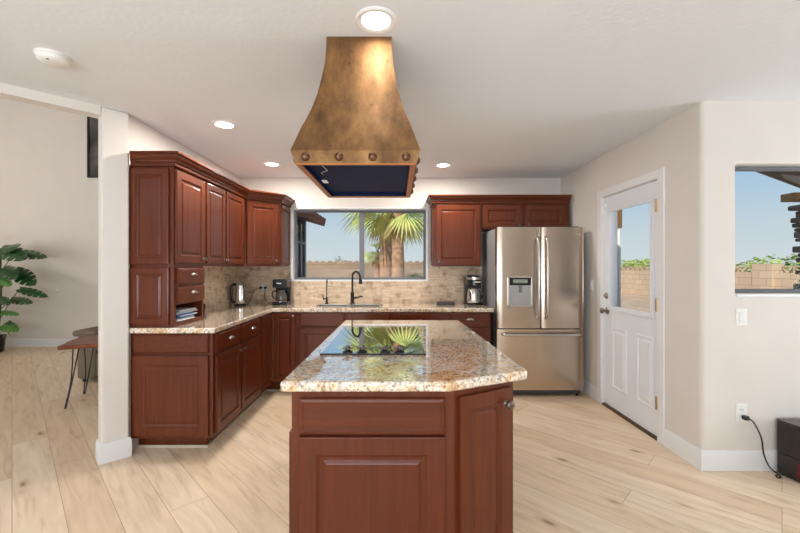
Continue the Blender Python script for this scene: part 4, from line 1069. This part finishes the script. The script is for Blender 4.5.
for i, (x, y, rx, rz, m, lb) in enumerate((
    (15.3, 25.5, 1.6, 1.05, BUSH, 'leafy green bush behind the block wall, seen at the left of the door glass'), (19.6, 29.8, 1.9, 1.12, BUSH, 'broad green bush behind the block wall, seen at the right of the door glass'),
    (17.2, 18.2, 1.6, .98, BUSH, 'green bush over the block wall at the left side of the right window'), (15.5, 14.4, 1.3, 1.02, BUSHD, 'darker green bush over the block wall beside the stone column'))):
    bush(x, y, rx, rx, rz, lb, 1700, m, i+2)
bush(.95, 20, .75, .7, .62, 'pale green bush against the garden wall at the right of the sink window', 700, BUSH, 21)
bush(-4.0, 27, .95, .75, 1.16, 'low distant shrub peeking over the garden wall in the left pane of the sink window', 500, BUSHD, 75)

# house wing seen at the left of the sink window
hw = empty('house_wing', (-1.62, 4.95, -.12), 0, 'stucco house wing with a dark window at the left of the sink window', 'building')
bm = BM(); box(bm, -.32, 0, .0, 1.93, 0, 2.55); obj('wall', bm, STUCCO, hw)
wn = BM()
for q in ((1.15, 1.19, .9, 2.3), (1.70, 1.74, .9, 2.3), (1.42, 1.45, .9, 2.3), (1.19, 1.70, 2.26, 2.3), (1.19, 1.70, .9, .94), (1.19, 1.7, 1.86, 1.90)): box(wn, 0, .03, q[0], q[1], q[2], q[3])
wf = obj('window', wn, GREY, hw)
bm = BM(); box(bm, .002, .008, 1.19, 1.70, .94, 2.26); obj('pane', bm, plain('dark_pane', (.05, .06, .075, 1), .08), wf)
bm = BM(); M = T(0, 0, 2.30) @ RY(.28)
box(bm, -.3, .30, 1.1, 2.1, .0, .06, M)
for k in range(6): tube(bm, [(-.3, 1.2+.16*k, .08), (.31, 1.2+.16*k, .08)], .06, 8, M)
obj('tile_eave', bm, ROOFM, hw)
# patio roof, beam, stone column, porch post
pr = empty('patio_roof', (3.12, 2.9, 2.58), 0, 'brown patio roof seen at the top of the right window', 'patio roof')
bm = BM(); prism(bm, [(-.6, -.12), (7, -.12), (7, 3.8), (1.7, 2.1+.0), (-.6, .66)], 0, .10); obj('soffit', bm, PATIO, pr)
bm = BM(); prism(bm, [(-.6, .62), (1.72, 2.07), (7, 5.38), (7, 5.46), (1.7, 2.15), (-.6, .70)], -.02, .14); obj('fascia', bm, PATIO, pr)
sc_ = empty('stone_column', (5.98, 5.15, -.12), 0, 'stacked stone patio column at the right edge of the right window', 'column')
rd = random.Random(4); z = 0; bm = BM()
while z < 2.18:
    hh = rd.uniform(.05, .10); a = rd.uniform(.30, .36); b = rd.uniform(.30, .36); dx, dy = rd.uniform(-.03, .03), rd.uniform(-.03, .03)
    box(bm, -a+dx, a+dx, -b+dy, b+dy, z, z+hh-.006); z += hh
obj('stonework', bm, STONE, sc_, bevel=.015)
bm = BM(); box(bm, -.38, .38, -.38, .38, z, z+.07); obj('cap', bm, STONE, sc_, bevel=.02)
bm = BM(); box(bm, -.16, .16, -.16, .16, z+.07, 2.69); obj('post', bm, PATIO, sc_)
bm = BM(); box(bm, -.76, -.16, -.09, .09, z+.08, z+.18); obj('beam_end', bm, BEAM, sc_)
pp = empty('porch_post', (2.862, 5.0, -.12), 0, 'slim porch post with white downspout seen through the door glass', 'post')
bm = BM(); box(bm, -.035, -.018, -.02, .02, 0, 3.0); obj('shaft', bm, plain('grey_post_paint', lin(120, 108, 94), .8), pp)
bm = BM(); box(bm, -.034, .045, -.03, .03, 1.98, 3.0); obj('collar', bm, plain('brown_post_paint', lin(128, 98, 66), .8), pp)
bm = BM(); tube(bm, [(.018, 0, 1.98), (.018, 0, .05), (.03, -.04, 0)], .024, 10); obj('downspout', bm, WHITE, pp)
